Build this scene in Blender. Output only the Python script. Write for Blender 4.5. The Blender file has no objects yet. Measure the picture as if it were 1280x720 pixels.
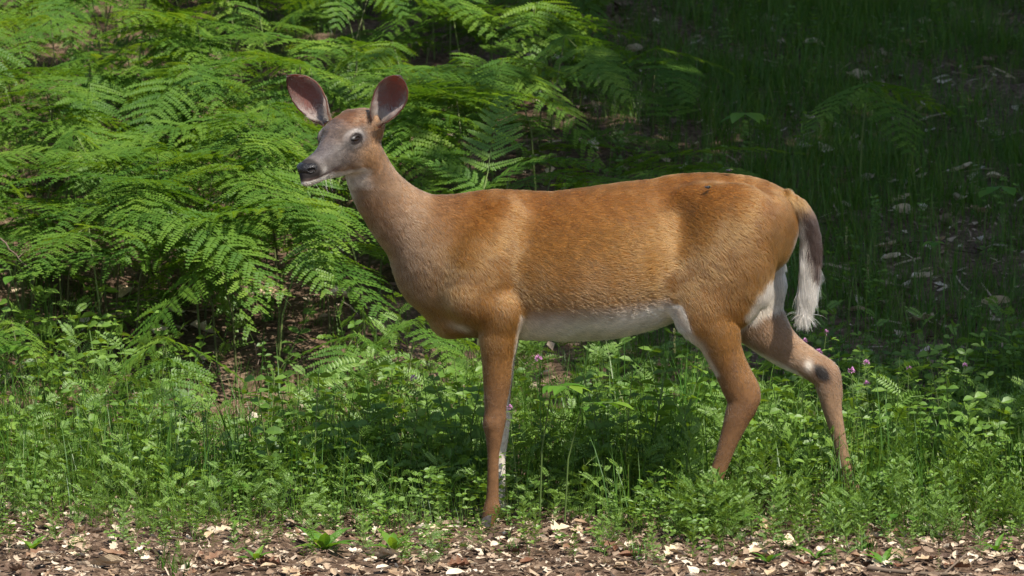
import bpy, math, random
import numpy as np
from mathutils import Vector, Matrix

S = bpy.context.scene
COL = S.collection
rng = random.Random(7)
nr = np.random.default_rng(11)
R = math.radians

# ------------------------------------------------------------------ camera, light, exposure
CAM = np.array([0.0, -12.0, 1.9])
PITCH = math.atan2(1.9 - 0.634, 12.0)
FPX = 12.067 / 0.00215                      # focal length in photo pixels (1280 wide)
cam = bpy.data.cameras.new('camera')
cam.sensor_width = 36.0
cam.lens = FPX * 36.0 / 1280.0
cam.clip_start, cam.clip_end = 0.1, 2000.0
cam.dof.use_dof = True
cam.dof.focus_distance = 11.95
cam.dof.aperture_fstop = 11.0
camo = bpy.data.objects.new('camera', cam)
camo.location = CAM
camo.rotation_euler = (R(90) - PITCH, 0, 0)
COL.objects.link(camo)
S.camera = camo

SUN = np.array([0.38, -0.45, 0.81]); SUN /= np.linalg.norm(SUN)
elev = math.asin(SUN[2])
sun = bpy.data.lights.new('sun', 'SUN')
sun.energy = 5.0
sun.angle = R(0.5)
sun.color = (1.0, 0.95, 0.86)
suno = bpy.data.objects.new('sun', sun)
suno.rotation_euler = Vector(SUN).to_track_quat('Z', 'Y').to_euler()
suno.location = (4, -6, 12)
COL.objects.link(suno)
W = bpy.data.worlds.new('World')
S.world = W
W.use_nodes = True
wn = W.node_tree
bg = wn.nodes['Background']
sky = wn.nodes.new('ShaderNodeTexSky')
sky.sky_type = 'NISHITA'
sky.sun_disc = False
sky.sun_elevation = elev
sky.sun_rotation = math.atan2(SUN[0], SUN[1])
wn.links.new(sky.outputs[0], bg.inputs[0])
bg.inputs[1].default_value = 0.115
S.view_settings.view_transform = 'Standard'
S.view_settings.look = 'None'
S.view_settings.exposure = 0.85
S.view_settings.gamma = 1.0
S.render.engine = 'CYCLES'
S.cycles.use_denoising = True
S.cycles.max_bounces = 7
S.cycles.diffuse_bounces = 3
S.cycles.transmission_bounces = 4
S.cycles.transparent_max_bounces = 8

# ------------------------------------------------------------------ projection helpers
_f = np.array([0, math.cos(PITCH), -math.sin(PITCH)])
_u = np.array([0, math.sin(PITCH), math.cos(PITCH)])


def P(px, py, y=0.0):
    """world point seen at photo pixel (px, py) on the vertical plane at depth y"""
    d = _f + (px - 640) / FPX * np.array([1.0, 0, 0]) - (py - 360) / FPX * _u
    return CAM + d * ((y - CAM[1]) / d[1])


def proj(p):
    q = np.asarray(p, float) - CAM
    z = q @ _f
    return 640 + FPX * q[..., 0] / z, 360 - FPX * (q @ _u) / z


def hgt(x, y):
    """terrain height: flat verge, then a bank that climbs away from the camera"""
    x = np.asarray(x, float); y = np.asarray(y, float)
    t = y - 1.3
    up = 0.5 * (t + np.sqrt(t * t + 0.25)) - 0.09
    z = np.where(up < 9, up * 0.165, 9 * 0.165 + (up - 9) * 0.165 * 0.6)
    z = np.minimum(z, 5.5)
    z = np.maximum(z, 0) + 0.012 * np.sin(x * 2.1 + 0.6) * np.sin(y * 1.7) + 0.03 * np.sin(x * 0.9 + 1) * np.clip(y - 1, 0, 2)
    ditch = np.exp(-((x + 0.78) / 0.35) ** 2 - ((y - 1.7) / 0.5) ** 2)
    return z - 0.05 * ditch


def ground(px, py):
    """ground point under photo pixel"""
    lo, hi = -3.0, 14.0
    for _ in range(40):
        m = 0.5 * (lo + hi)
        q = P(px, py, m)
        if q[2] > float(hgt(q[0], m)):
            lo = m
        else:
            hi = m
    q = P(px, py, lo)
    q[2] = float(hgt(q[0], q[1]))
    return q


# ------------------------------------------------------------------ mesh helpers
def fast_mesh(name, V, F, tint=None, smooth=False, mats=(), col=None, mi=None):
    V = np.asarray(V, np.float32); F = np.asarray(F, np.int32)
    k = F.shape[1]
    me = bpy.data.meshes.new(name)
    me.vertices.add(len(V)); me.vertices.foreach_set('co', V.ravel())
    me.loops.add(F.size); me.loops.foreach_set('vertex_index', F.ravel())
    me.polygons.add(len(F))
    me.polygons.foreach_set('loop_start', np.arange(0, F.size, k, dtype=np.int32))
    if mi is not None:
        me.polygons.foreach_set('material_index', np.asarray(mi, np.int32))
    for m in mats:
        me.materials.append(m)
    me.update(calc_edges=True)
    me.polygons.foreach_set('use_smooth', np.full(len(F), smooth, bool))
    if tint is not None:
        a = me.attributes.new('tint', 'FLOAT', 'POINT'); a.data.foreach_set('value', np.asarray(tint, np.float32))
    if col is not None:
        c = np.ones((len(V), 4), np.float32); c[:, :3] = col
        a = me.attributes.new('col', 'FLOAT_COLOR', 'POINT'); a.data.foreach_set('color', c.ravel())
    me.validate()
    return me


class MB:
    """collects triangles; tint is one value per vertex"""
    def __init__(self):
        self.v, self.f, self.t = [], [], []

    def add(self, vs, fs, t=0.5):
        n = len(self.v)
        self.v += [tuple(p) for p in vs]
        self.f += [tuple(i + n for i in f) for f in fs]
        self.t += [t] * len(vs)

    def tube(self, pts, rad, n=4, t=0.5):
        pts = [Vector(p) for p in pts]
        rings = []
        for i, p in enumerate(pts):
            d = (pts[min(i + 1, len(pts) - 1)] - pts[max(i - 1, 0)]).normalized()
            a = d.orthogonal().normalized() if i == 0 else (a - d * a.dot(d)).normalized()
            b = d.cross(a)
            r = rad[i] if hasattr(rad, '__len__') else rad
            rings.append([p + (a * math.cos(2 * math.pi * k / n) + b * math.sin(2 * math.pi * k / n)) * r for k in range(n)])
        vs = [q for r_ in rings for q in r_]
        fs = []
        for i in range(len(pts) - 1):
            for k in range(n):
                a0, a1, b0, b1 = i * n + k, i * n + (k + 1) % n, (i + 1) * n + k, (i + 1) * n + (k + 1) % n
                fs += [(a0, a1, b1), (a0, b1, b0)]
        e = len(vs)
        vs.append(pts[-1]); k0 = (len(pts) - 1) * n
        fs += [(k0 + k, k0 + (k + 1) % n, e) for k in range(n)]
        self.add(vs, fs, t)

    def kite(self, b, d, s, n, L, Wd, t=0.5, fold=0.25, wide=0.42):
        """small folded leaflet: base b, direction d, side s, up n"""
        b = Vector(b)
        m = b + d * (L * wide) + n * (fold * Wd * 0.5)
        self.add([b, m + s * (Wd * .5), b + d * L, m - s * (Wd * .5)], [(0, 1, 2), (0, 2, 3)], t)

    def leaf(self, b, d, s, n, L, Wd, t=0.5, droop=0.3, fold=0.25, prof=(0.0, .72, 1.0, .72, 0.0)):
        """larger leaf: midrib with two rows, bending down towards the tip"""
        b = Vector(b)
        k = len(prof)
        vs, fs = [], []
        for i, w in enumerate(prof):
            u = i / (k - 1)
            c = b + d * (L * u * (1 - .12 * droop * u)) - n * (droop * L * u * u * .5)
            h = w * Wd * .5
            up = n * (fold * h)
            vs += [c + s * h + up, c, c - s * h + up]
        for i in range(k - 1):
            q = i * 3
            if prof[i] == 0:
                fs += [(q + 1, q + 3, q + 4), (q + 1, q + 4, q + 5)]
            elif prof[i + 1] == 0:
                fs += [(q, q + 4, q + 1), (q + 1, q + 4, q + 2)]
            else:
                fs += [(q, q + 3, q + 4), (q, q + 4, q + 1), (q + 1, q + 4, q + 5), (q + 1, q + 5, q + 2)]
        self.add(vs, fs, t)

    def arrays(self):
        return np.array(self.v, np.float32).reshape(-1, 3), np.array(self.f, np.int32).reshape(-1, 3), np.array(self.t, np.float32)

    def mesh(self, name, mat, smooth=False):
        V, F, T = self.arrays()
        return fast_mesh(name, V, F, T, smooth, (mat,))


def put(name, me, parent=None, loc=None, rot=None, scale=None):
    o = bpy.data.objects.new(name, me)
    COL.objects.link(o)
    if parent: o.parent = parent
    if loc is not None: o.location = loc
    if rot is not None: o.rotation_euler = rot
    if scale is not None: o.scale = (scale,) * 3 if not hasattr(scale, '__len__') else scale
    return o


def tag(o, label=None, cat=None, group=None, kind=None):
    for k, v in (('label', label), ('category', cat), ('group', group), ('kind', kind)):
        if v: o[k] = v
    return o


def empty(name, loc, rz=0.0, label=None, cat=None, group=None):
    o = bpy.data.objects.new(name, None)
    o.empty_display_size = 0.05
    COL.objects.link(o)
    o.location = loc; o.rotation_euler = (0, 0, rz)
    return tag(o, label, cat, group)


def basis(d, up=Vector((0, 0, 1))):
    d = Vector(d).normalized()
    s = d.cross(up)
    s = s.normalized() if s.length > 1e-4 else Vector((1, 0, 0))
    return d, s, s.cross(d).normalized()


def scatter(protos, spots, tint_jit=0.25):
    """many copies of small meshes joined in one: protos = list of (V,F,T); spots = (index, x, y, z, rz, scale, tilt)"""
    Vs, Fs, Ts, n = [], [], [], 0
    for (i, x, y, z, a, sc, tx, ty) in spots:
        V, F, T = protos[i]
        m = np.array((Matrix.Rotation(tx, 3, 'X') @ Matrix.Rotation(ty, 3, 'Y') @ Matrix.Rotation(a, 3, 'Z')), np.float32)
        Vs.append((V * sc) @ m.T + np.array((x, y, z), np.float32))
        Fs.append(F + n); n += len(V)
        Ts.append(np.clip(T + rng.uniform(-tint_jit, tint_jit), 0, 1))
    return np.concatenate(Vs), np.concatenate(Fs), np.concatenate(Ts)


# ------------------------------------------------------------------ materials
def new_mat(name):
    m = bpy.data.materials.new(name)
    m.use_nodes = True
    nt = m.node_tree
    nt.nodes.clear()
    out = nt.nodes.new('ShaderNodeOutputMaterial')
    return m, nt, out


def ramp(nt, fac, stops):
    r = nt.nodes.new('ShaderNodeValToRGB')
    e = r.color_ramp.elements
    while len(e) < len(stops): e.new(0.5)
    for k, (p, c) in enumerate(stops):
        e[k].position = p; e[k].color = (*c, 1)
    nt.links.new(fac, r.inputs[0])
    return r.outputs[0]


def math_node(nt, op, a, b=None, clamp=False):
    m = nt.nodes.new('ShaderNodeMath'); m.operation = op; m.use_clamp = clamp
    for i, v in enumerate((a, b)):
        if v is None: continue
        if isinstance(v, (int, float)): m.inputs[i].default_value = v
        else: nt.links.new(v, m.inputs[i])
    return m.outputs[0]


def leaf_mat(name, stops, trans=0.38, gloss=0.06, rough=0.42, noise=30.0):
    m, nt, out = new_mat(name)
    L = nt.links.new
    at = nt.nodes.new('ShaderNodeAttribute'); at.attribute_name = 'tint'
    oi = nt.nodes.new('ShaderNodeObjectInfo')
    tc = nt.nodes.new('ShaderNodeTexCoord')
    nz = nt.nodes.new('ShaderNodeTexNoise'); nz.inputs['Scale'].default_value = noise; nz.inputs['Detail'].default_value = 3
    L(tc.outputs['Object'], nz.inputs['Vector'])
    a = math_node(nt, 'MULTIPLY', at.outputs['Fac'], 0.55)
    b = math_node(nt, 'MULTIPLY', oi.outputs['Random'], 0.30)
    c = math_node(nt, 'MULTIPLY', nz.outputs[0], 0.25)
    f = math_node(nt, 'ADD', math_node(nt, 'ADD', a, b), c, True)
    col = ramp(nt, f, stops)
    df = nt.nodes.new('ShaderNodeBsdfDiffuse'); L(col, df.inputs[0])
    tr = nt.nodes.new('ShaderNodeBsdfTranslucent')
    mx = nt.nodes.new('ShaderNodeMix'); mx.data_type = 'RGBA'; mx.blend_type = 'MULTIPLY'
    mx.inputs[0].default_value = 1.0
    L(col, mx.inputs[6]); mx.inputs[7].default_value = (1.45, 1.25, 0.45, 1)
    L(mx.outputs[2], tr.inputs[0])
    ms = nt.nodes.new('ShaderNodeMixShader'); ms.inputs[0].default_value = trans
    L(df.outputs[0], ms.inputs[1]); L(tr.outputs[0], ms.inputs[2])
    gl = nt.nodes.new('ShaderNodeBsdfGlossy'); gl.inputs['Roughness'].default_value = rough
    gl.inputs[0].default_value = (1, 1, 1, 1)
    m2 = nt.nodes.new('ShaderNodeMixShader'); m2.inputs[0].default_value = gloss
    L(ms.outputs[0], m2.inputs[1]); L(gl.outputs[0], m2.inputs[2])
    L(m2.outputs[0], out.inputs[0])
    return m


def plain_mat(name, stops, rough=0.8, noise=20.0, bump=0.0, spec=0.3, use_tint=True, coat=0.0):
    m, nt, out = new_mat(name)
    L = nt.links.new
    at = nt.nodes.new('ShaderNodeAttribute'); at.attribute_name = 'tint'
    tc = nt.nodes.new('ShaderNodeTexCoord')
    nz = nt.nodes.new('ShaderNodeTexNoise'); nz.inputs['Scale'].default_value = noise; nz.inputs['Detail'].default_value = 5
    L(tc.outputs['Object'], nz.inputs['Vector'])
    if use_tint:
        f = math_node(nt, 'ADD', math_node(nt, 'MULTIPLY', at.outputs['Fac'], 0.75), math_node(nt, 'MULTIPLY', nz.outputs[0], 0.3), True)
    else:
        f = nz.outputs[0]
    col = ramp(nt, f, stops)
    bs = nt.nodes.new('ShaderNodeBsdfPrincipled')
    L(col, bs.inputs['Base Color'])
    bs.inputs['Roughness'].default_value = rough
    bs.inputs['Specular IOR Level'].default_value = spec
    bs.inputs['Coat Weight'].default_value = coat
    if bump:
        bp = nt.nodes.new('ShaderNodeBump'); bp.inputs['Strength'].default_value = bump; bp.inputs['Distance'].default_value = 0.004
        L(nz.outputs[0], bp.inputs['Height']); L(bp.outputs[0], bs.inputs['Normal'])
    L(bs.outputs[0], out.inputs[0])
    return m


M = {}
M['fern'] = leaf_mat('bracken_leaf', [(0.1, (.035, .095, .012)), (.45, (.072, .160, .018)), (.75, (.120, .220, .024)), (1, (.19, .29, .035))], 0.5, 0.018, .5)
M['herb'] = leaf_mat('herb_leaf', [(0.1, (.045, .095, .018)), (.5, (.105, .200, .026)), (.8, (.155, .260, .036)), (1, (.21, .31, .05))], 0.40, 0.025, .5)
M['broad'] = leaf_mat('broad_leaf', [(0.1, (.045, .13, .015)), (.5, (.085, .20, .022)), (1, (.17, .28, .03))], 0.45, 0.03)
M['grass'] = leaf_mat('grass_blade', [(0.1, (.02, .07, .010)), (.5, (.05, .12, .014)), (.85, (.09, .17, .02)), (1, (.22, .22, .07))], 0.35, 0.015)
M['crown'] = leaf_mat('tree_leaf', [(0.1, (.03, .08, .015)), (.6, (.05, .12, .02)), (1, (.09, .16, .03))], 0.25, 0.05)
M['stem'] = plain_mat('green_stem', [(0, (.05, .09, .02)), (.6, (.09, .13, .03)), (1, (.16, .12, .05))], 0.6)
M['fern_stem'] = plain_mat('bracken_stem', [(0, (.05, .035, .015)), (.4, (.08, .09, .03)), (1, (.12, .17, .04))], 0.6, 8)
M['bark'] = plain_mat('bark', [(0.3, (.05, .035, .025)), (.7, (.17, .13, .10))], 0.9, 14, 0.6, use_tint=False)
M['litter'] = plain_mat('dry_leaf', [(0, (.035, .018, .010)), (.18, (.12, .045, .02)), (.38, (.20, .12, .07)), (.6, (.38, .27, .16)), (.8, (.52, .41, .27)), (1, (.62, .55, .46))], 0.7, 45, 0.5)
M['chip'] = plain_mat('leaf_fragment', [(0, (.03, .017, .010)), (.25, (.085, .050, .032)), (.45, (.185, .125, .082)), (.65, (.34, .25, .165)), (.85, (.48, .40, .30)), (1, (.62, .57, .50))], 0.75, 60, 0.3)
M['twig'] = plain_mat('twig_bark', [(0, (.045, .03, .02)), (1, (.22, .16, .11))], 0.85, 30, 0.4)
M['pink'] = plain_mat('clover_flower', [(0, (.30, .10, .24)), (1, (.62, .30, .52))], 0.6)
M['seed'] = plain_mat('grass_seed', [(0, (.10, .12, .04)), (1, (.26, .25, .11))], 0.7)

# ground
gm, nt, out = new_mat('forest_soil')
tc = nt.nodes.new('ShaderNodeTexCoord')
n1 = nt.nodes.new('ShaderNodeTexNoise'); n1.inputs['Scale'].default_value = 55; n1.inputs['Detail'].default_value = 8; n1.inputs['Roughness'].default_value = .7
n2 = nt.nodes.new('ShaderNodeTexNoise'); n2.inputs['Scale'].default_value = 3; n2.inputs['Detail'].default_value = 3
vo = nt.nodes.new('ShaderNodeTexVoronoi'); vo.inputs['Scale'].default_value = 38
for n_ in (n1, n2, vo): nt.links.new(tc.outputs['Object'], n_.inputs['Vector'])
f_ = math_node(nt, 'ADD', math_node(nt, 'MULTIPLY', n1.outputs[0], .7), math_node(nt, 'MULTIPLY', n2.outputs[0], .25))
f_ = math_node(nt, 'ADD', f_, math_node(nt, 'MULTIPLY', vo.outputs['Color'], .18))
gc = ramp(nt, f_, [(.35, (.022, .014, .009)), (.5, (.065, .041, .026)), (.62, (.13, .085, .056)), (.78, (.30, .22, .15))])
gb = nt.nodes.new('ShaderNodeBsdfPrincipled'); gb.inputs['Roughness'].default_value = .95; gb.inputs['Specular IOR Level'].default_value = .1
bp = nt.nodes.new('ShaderNodeBump'); bp.inputs['Strength'].default_value = .8; bp.inputs['Distance'].default_value = .012
nt.links.new(f_, bp.inputs['Height']); nt.links.new(bp.outputs[0], gb.inputs['Normal'])
nt.links.new(gc, gb.inputs['Base Color']); nt.links.new(gb.outputs[0], out.inputs[0])
M['soil'] = gm

# ------------------------------------------------------------------ ground: one sheet, fine near the deer, out to the horizon
xs = np.concatenate([-np.geomspace(400, 4, 22), np.linspace(-3.6, 3.6, 145), np.geomspace(4, 400, 22)])
ys = np.concatenate([-np.geomspace(400, 13, 14), np.linspace(-12, -2, 21), np.linspace(-1.9, 10, 200), np.geomspace(10.6, 400, 26)])
X, Y = np.meshgrid(xs, ys, indexing='ij')
Z = hgt(X, Y)
near = (np.abs(X) < 3.7) & (Y > -2) & (Y < 10.2)
Z = Z + near * (0.010 * (np.sin(X * 23 + 2 * np.sin(Y * 9)) * np.sin(Y * 19 + 1.5 * np.sin(X * 11))) + nr.normal(0, .005, X.shape)) - near * .006
nx, ny = X.shape
I = np.arange(nx * ny).reshape(nx, ny)
F = np.stack([I[:-1, :-1], I[1:, :-1], I[1:, 1:], I[:-1, 1:]], -1).reshape(-1, 4)
gr = put('ground', fast_mesh('ground', np.stack([X, Y, Z], -1).reshape(-1, 3), F, smooth=True, mats=(M['soil'],)))
tag(gr, 'brown leaf-strewn forest soil rising into a bank behind the deer', kind='structure')

# ------------------------------------------------------------------ the deer
def catmull(pts, n):
    p = np.asarray(pts, float)
    p = np.vstack([2 * p[0] - p[1], p, 2 * p[-1] - p[-2]])
    out = []
    for i in range(1, len(p) - 2):
        for t in np.linspace(0, 1, n, endpoint=False):
            a, b, c, d = p[i - 1], p[i], p[i + 1], p[i + 2]
            out.append(.5 * (2 * b + (c - a) * t + (2 * a - 5 * b + 4 * c - d) * t * t + (3 * b - a - 3 * c + d) * t ** 3))
    out.append(p[-2])
    return np.array(out)


class Field:
    """signed-distance field on a grid; soft union of tubes and ellipsoids, then surface nets"""
    def __init__(self, lo, hi, h):
        self.lo = np.asarray(lo, float); self.h = h
        self.n = np.ceil((np.asarray(hi) - self.lo) / h).astype(int) + 1
        self.f = np.full(self.n, .2, np.float32)
        self.ax = [self.lo[k] + h * np.arange(self.n[k]) for k in range(3)]

    def box(self, lo, hi):
        a = np.clip(((np.asarray(lo) - self.lo) / self.h).astype(int), 0, self.n - 1)
        b = np.clip(np.ceil((np.asarray(hi) - self.lo) / self.h).astype(int) + 1, 1, self.n)
        sl = tuple(slice(a[k], max(b[k], a[k] + 1)) for k in range(3))
        g = [self.ax[k][sl[k]].astype(np.float32) for k in range(3)]
        return sl, g[0][:, None, None], g[1][None, :, None], g[2][None, None, :]

    def merge(self, sl, d, k, cut=False):
        a = self.f[sl]
        if cut:
            d = -d
            h = np.clip(.5 - .5 * (d - a) / k, 0, 1)
            self.f[sl] = a * h + d * (1 - h) + k * h * (1 - h) if False else np.maximum(a, d)
            return
        h = np.clip(.5 + .5 * (a - d) / k, 0, 1)
        self.f[sl] = a * (1 - h) + d * h - k * h * (1 - h)

    def tube(self, pts, k=.02, lat=(0, 1, 0), n=5, top=0.0):
        q = catmull(pts, n)
        rm = q[:, 3:].max() + .05
        sl, x, y, z = self.box(q[:, :3].min(0) - rm, q[:, :3].max(0) + rm)
        best = np.full((x.size, y.size, z.size), .2, np.float32)
        lat = np.asarray(lat, float) / np.linalg.norm(lat)
        i0 = [s.start for s in sl]
        for a, b in zip(q[:-1], q[1:]):
            m = max(a[3:].max(), b[3:].max()) + .05
            s2, gx, gy, gz = self.box(np.minimum(a[:3], b[:3]) - m, np.maximum(a[:3], b[:3]) + m)
            d = b[:3] - a[:3]; dd = d @ d + 1e-9
            px, py_, pz = gx - a[0], gy - a[1], gz - a[2]
            t = np.clip((px * d[0] + py_ * d[1] + pz * d[2]) / dd, 0, 1)
            ex, ey, ez = px - t * d[0], py_ - t * d[1], pz - t * d[2]
            l = ex * lat[0] + ey * lat[1] + ez * lat[2]
            o2 = np.maximum(ex * ex + ey * ey + ez * ez - l * l, 0)
            ra = a[3] + t * (b[3] - a[3]); rb = a[4] + t * (b[4] - a[4])
            if top:                      # narrower above, wider below
                rb = rb * (1 - top * np.clip(ez / ra, -1, 1))
            l2 = l * l
            k0 = np.sqrt(l2 / rb ** 2 + o2 / ra ** 2); k1 = np.sqrt(l2 / rb ** 4 + o2 / ra ** 4) + 1e-6
            dist = k0 * (k0 - 1) / k1
            s3 = tuple(slice(s.start - o, s.stop - o) for s, o in zip(s2, i0))
            best[s3] = np.minimum(best[s3], dist)
        self.merge(sl, best, k)

    def ell(self, c, r, k=.02, rot=None, cut=False):
        m = max(r) + .05
        sl, x, y, z = self.box(np.asarray(c) - m, np.asarray(c) + m)
        q = [x - c[0], y - c[1], z - c[2]]
        if rot is not None:
            rot = np.asarray(rot)        # rows = local axes
            q = [q[0] * a[0] + q[1] * a[1] + q[2] * a[2] for a in rot]
        k0 = np.sqrt(sum((v / s) ** 2 for v, s in zip(q, r))); k1 = np.sqrt(sum((v / s ** 2) ** 2 for v, s in zip(q, r))) + 1e-6
        self.merge(sl, (k0 * (k0 - 1) / k1).astype(np.float32), k, cut)

    def nets(self):
        f = self.f; s = f < 0
        c = [f[i:f.shape[0] - 1 + i, j:f.shape[1] - 1 + j, k:f.shape[2] - 1 + k] for i in (0, 1) for j in (0, 1) for k in (0, 1)]
        cs = sum((v < 0).astype(np.int8) for v in c)
        act = (cs > 0) & (cs < 8)
        idx = np.argwhere(act)
        val = np.stack([v[act] for v in c], 1)
        corner = np.array([(i, j, k) for i in (0, 1) for j in (0, 1) for k in (0, 1)], float)
        acc = np.zeros((len(idx), 3)); cnt = np.zeros(len(idx))
        for a in range(8):
            for b in range(a + 1, 8):
                if np.abs(corner[a] - corner[b]).sum() != 1: continue
                x = (val[:, a] < 0) != (val[:, b] < 0)
                t = val[x, a] / (val[x, a] - val[x, b])
                acc[x] += corner[a] + t[:, None] * (corner[b] - corner[a]); cnt[x] += 1
        V = self.lo + self.h * (idx + acc / cnt[:, None])
        num = np.full(act.shape, -1, np.int64); num[act] = np.arange(len(idx))
        Fs = []
        for ax in range(3):
            o = [k for k in range(3) if k != ax]
            sa = np.moveaxis(s, ax, 0)
            nn = np.moveaxis(num, ax, 0)
            e = sa[:-1, 1:-1, 1:-1] != sa[1:, 1:-1, 1:-1]
            ii, jj, kk = np.nonzero(e)
            quad = np.stack([nn[ii, jj, kk], nn[ii, jj + 1, kk], nn[ii, jj + 1, kk + 1], nn[ii, jj, kk + 1]], 1)
            flip = sa[:-1, 1:-1, 1:-1][e] if ax != 1 else ~sa[:-1, 1:-1, 1:-1][e]
            quad[~flip] = quad[~flip][:, ::-1]
            Fs.append(quad)
        return V, np.concatenate(Fs)


def smooth_mesh(V, F, it):
    e = np.concatenate([F[:, [k, (k + 1) % 4]] for k in range(4)])
    deg = np.bincount(e.ravel(), minlength=len(V))[:, None] + 1e-9
    for _ in range(it):
        a = np.zeros_like(V)
        for k in range(3):
            a[:, k] = np.bincount(e[:, 0], V[e[:, 1], k], len(V)) + np.bincount(e[:, 1], V[e[:, 0], k], len(V))
        V = .5 * V + .5 * a / deg
    return V


def vnormals(V, F):
    n = np.cross(V[F[:, 2]] - V[F[:, 0]], V[F[:, 3]] - V[F[:, 1]])
    N = np.zeros_like(V)
    for k in range(F.shape[1]):
        for a in range(3):
            N[:, a] += np.bincount(F[:, k], n[:, a], len(V))
    return N / (np.linalg.norm(N, axis=1, keepdims=True) + 1e-12)


def T5(px, py, y, ra, rb):
    return (*P(px, py, y), ra, rb)


fld = Field((-.68, -.31, -.03), (.97, .22, 1.20), .004)
# --- trunk: (px, top, bottom, half width)
tr_ = [(560, 262, 398, .070), (585, 247, 414, .108), (612, 238, 423, .128), (650, 238.5, 424, .120), (690, 240, 425, .150), (725, 236.5, 424.5, .174),
       (760, 232, 421, .184), (795, 227, 412, .170), (830, 223, 399, .124), (858, 217.5, 387, .100), (890, 216.5, 372, .110), (918, 219, 358, .118),
       (936, 222.5, 342, .104), (949, 227, 321, .086)]
fld.tube([T5(a, (t + b) / 2, 0, abs(P(a, t)[2] - P(a, b)[2]) / 2, w) for a, t, b, w in tr_], k=.01, n=4, top=.20)
# --- neck
fld.tube([T5(*q) for q in ((592, 335, 0, .165, .108), (556, 309, 0, .136, .092), (524, 289, -.004, .104, .074), (496, 266, -.014, .084, .062),
                           (474, 240, -.03, .071, .053), (460, 213, -.045, .062, .05), (452, 190, -.058, .055, .048))], k=.03)
fld.ell(P(562, 402, 0), (.042, .055, .038), .04)                         # brisket
# --- head frame
HO = P(441, 173, -.075)
yaw, pit = R(54), R(13.5)
hf = np.array([-math.cos(yaw) * math.cos(pit), -math.sin(yaw) * math.cos(pit), -math.sin(pit)])
hl = np.array([-hf[1], hf[0], 0]); hl /= np.linalg.norm(hl)
hl = hl if hl[1] < 0 else -hl                                            # towards the camera side
hu = np.cross(hf, hl); hu = hu if hu[2] > 0 else -hu
def H(x, y, z): return HO + hf * x + hl * y + hu * z
HR = np.array([hf, hl, hu])
hs = [(-.080, .012, .038, .036), (-.045, .008, .060, .053), (0, -.006, .072, .060), (.04, -.014, .068, .057), (.08, -.021, .058, .046), (.12, -.027, .046, .036),
      (.150, -.029, .040, .031), (.180, -.030, .035, .029), (.198, -.031, .029, .026), (.210, -.032, .021, .020)]
fld.tube([(*H(x, 0, z), a, b) for x, z, a, b in hs], k=.012, lat=hl)
for s in (1, -1):
    fld.ell(H(.052, s * .046, .020), (.032, .017, .022), .02, HR)         # brow
    fld.ell(H(.01, s * .036, -.045), (.045, .022, .035), .025, HR)       # cheek
    fld.ell(H(.186, s * .018, -.024), (.028, .016, .018), .012, HR)      # nostril pad
    fld.ell(H(-.045, s * .046, .032), (.026, .022, .028), .03, HR)        # ear root
fld.ell(H(.195, 0, -.053), (.04, .018, .014), .014, HR)                  # chin
fld.ell(H(.03, 0, .045), (.06, .036, .02), .03, HR)                      # forehead
for s in (1, -1):                                                        # eye sockets
    fld.ell(H(.058, s * .069, .020), (.017, .010, .012), .01, HR, cut=True)
# --- shoulders, front legs
def front(y, dx, k):
    fld.tube([T5(628, 274, y * .70, .046, .024), T5(607, 325, y * 1.08, .066, .038), T5(590, 375, y * 1.10, .058, .042)], k=.05)
    fld.tube([T5(588, 372, y * 1.05, .048, .042), T5(628, 392, y * 1.14, .052, .036)], k=.024)
    g = -.006 if y > 0 else .006
    fld.tube([T5(625 + dx * .1, 385, y, .060, .045), T5(623 + dx * .2, 420, y, .052, .040), T5(622 + dx * .25, 445, y * .96, .043, .034), T5(621 + dx * .3, 480, y * .92, .036, .028),
              T5(619 + dx * .5, 510, y * .9, .029, .024), T5(618 + dx * .7, 530, y * .9, .0285, .025), T5(617.5 + dx * .9, 548, y * .9, .022, .020), T5(616.5 + dx, 570, y * .9, .0162, .0135),
              T5(616 + dx, 600, y * .9, .0158, .013), T5(615.5 + dx, 622, y * .9, .0172, .0145), T5(614 + dx, 636, y * .9, .0215, .018), T5(611 + dx, 647, y * .9, .0185, .0165)] + ([T5(608, 656, y * .9, .0175, .016)] if y < 0 else []), k=.02)
front(-.100, 0, 1)
front(.085, 8.5, 1)
# --- hindquarters
def haunch(y):
    fld.ell(P(912, 302, y * .95), (.130, .066, .158), .034, ((.94, 0, -.34), (0, 1, 0), (.34, 0, .94)))
haunch(-.105); haunch(.105)
fld.ell(P(872, 247, -.078), (.055, .022, .030), .06)   # hip point
for s in (-1, 1):
    fld.ell(P(958, 280, s * .062), (.055, .035, .08), .03)
fld.tube([T5(*q) for q in ((900, 350, -.108, .140, .058), (884, 385, -.115, .095, .052), (896, 415, -.115, .064, .046), (904, 440, -.112, .049, .036), (913, 463, -.108, .0415, .030),
                           (923, 484, -.106, .044, .027), (929, 501, -.105, .0425, .026), (921, 524, -.105, .034, .024), (910.5, 552, -.105, .0255, .019), (901, 580, -.105, .0215, .0165),
                           (890, 606, -.105, .022, .018), (885, 617, -.105, .0235, .019), (877, 634, -.105, .0195, .017), (872, 648, -.105, .018, .016))], k=.03)
fld.tube([T5(*q) for q in ((925, 345, .105, .125, .055), (938, 385, .11, .088, .05), (960, 416, .108, .062, .042), (985, 440, .105, .046, .033), (1010, 456, .1, .037, .027),
                           (1030, 469, .098, .037, .025), (1037, 487, .097, .035, .024), (1040, 510, .096, .027, .022), (1047, 540, .095, .0205, .0175), (1054, 572, .095, .0185, .015),
                           (1061, 602, .095, .019, .016), (1066, 618, .095, .0225, .018), (1069, 632, .095, .0185, .016), (1070, 640, .095, .018, .016))], k=.03)
fld.ell(P(860, 372, -.03), (.06, .09, .03), .03)
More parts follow.
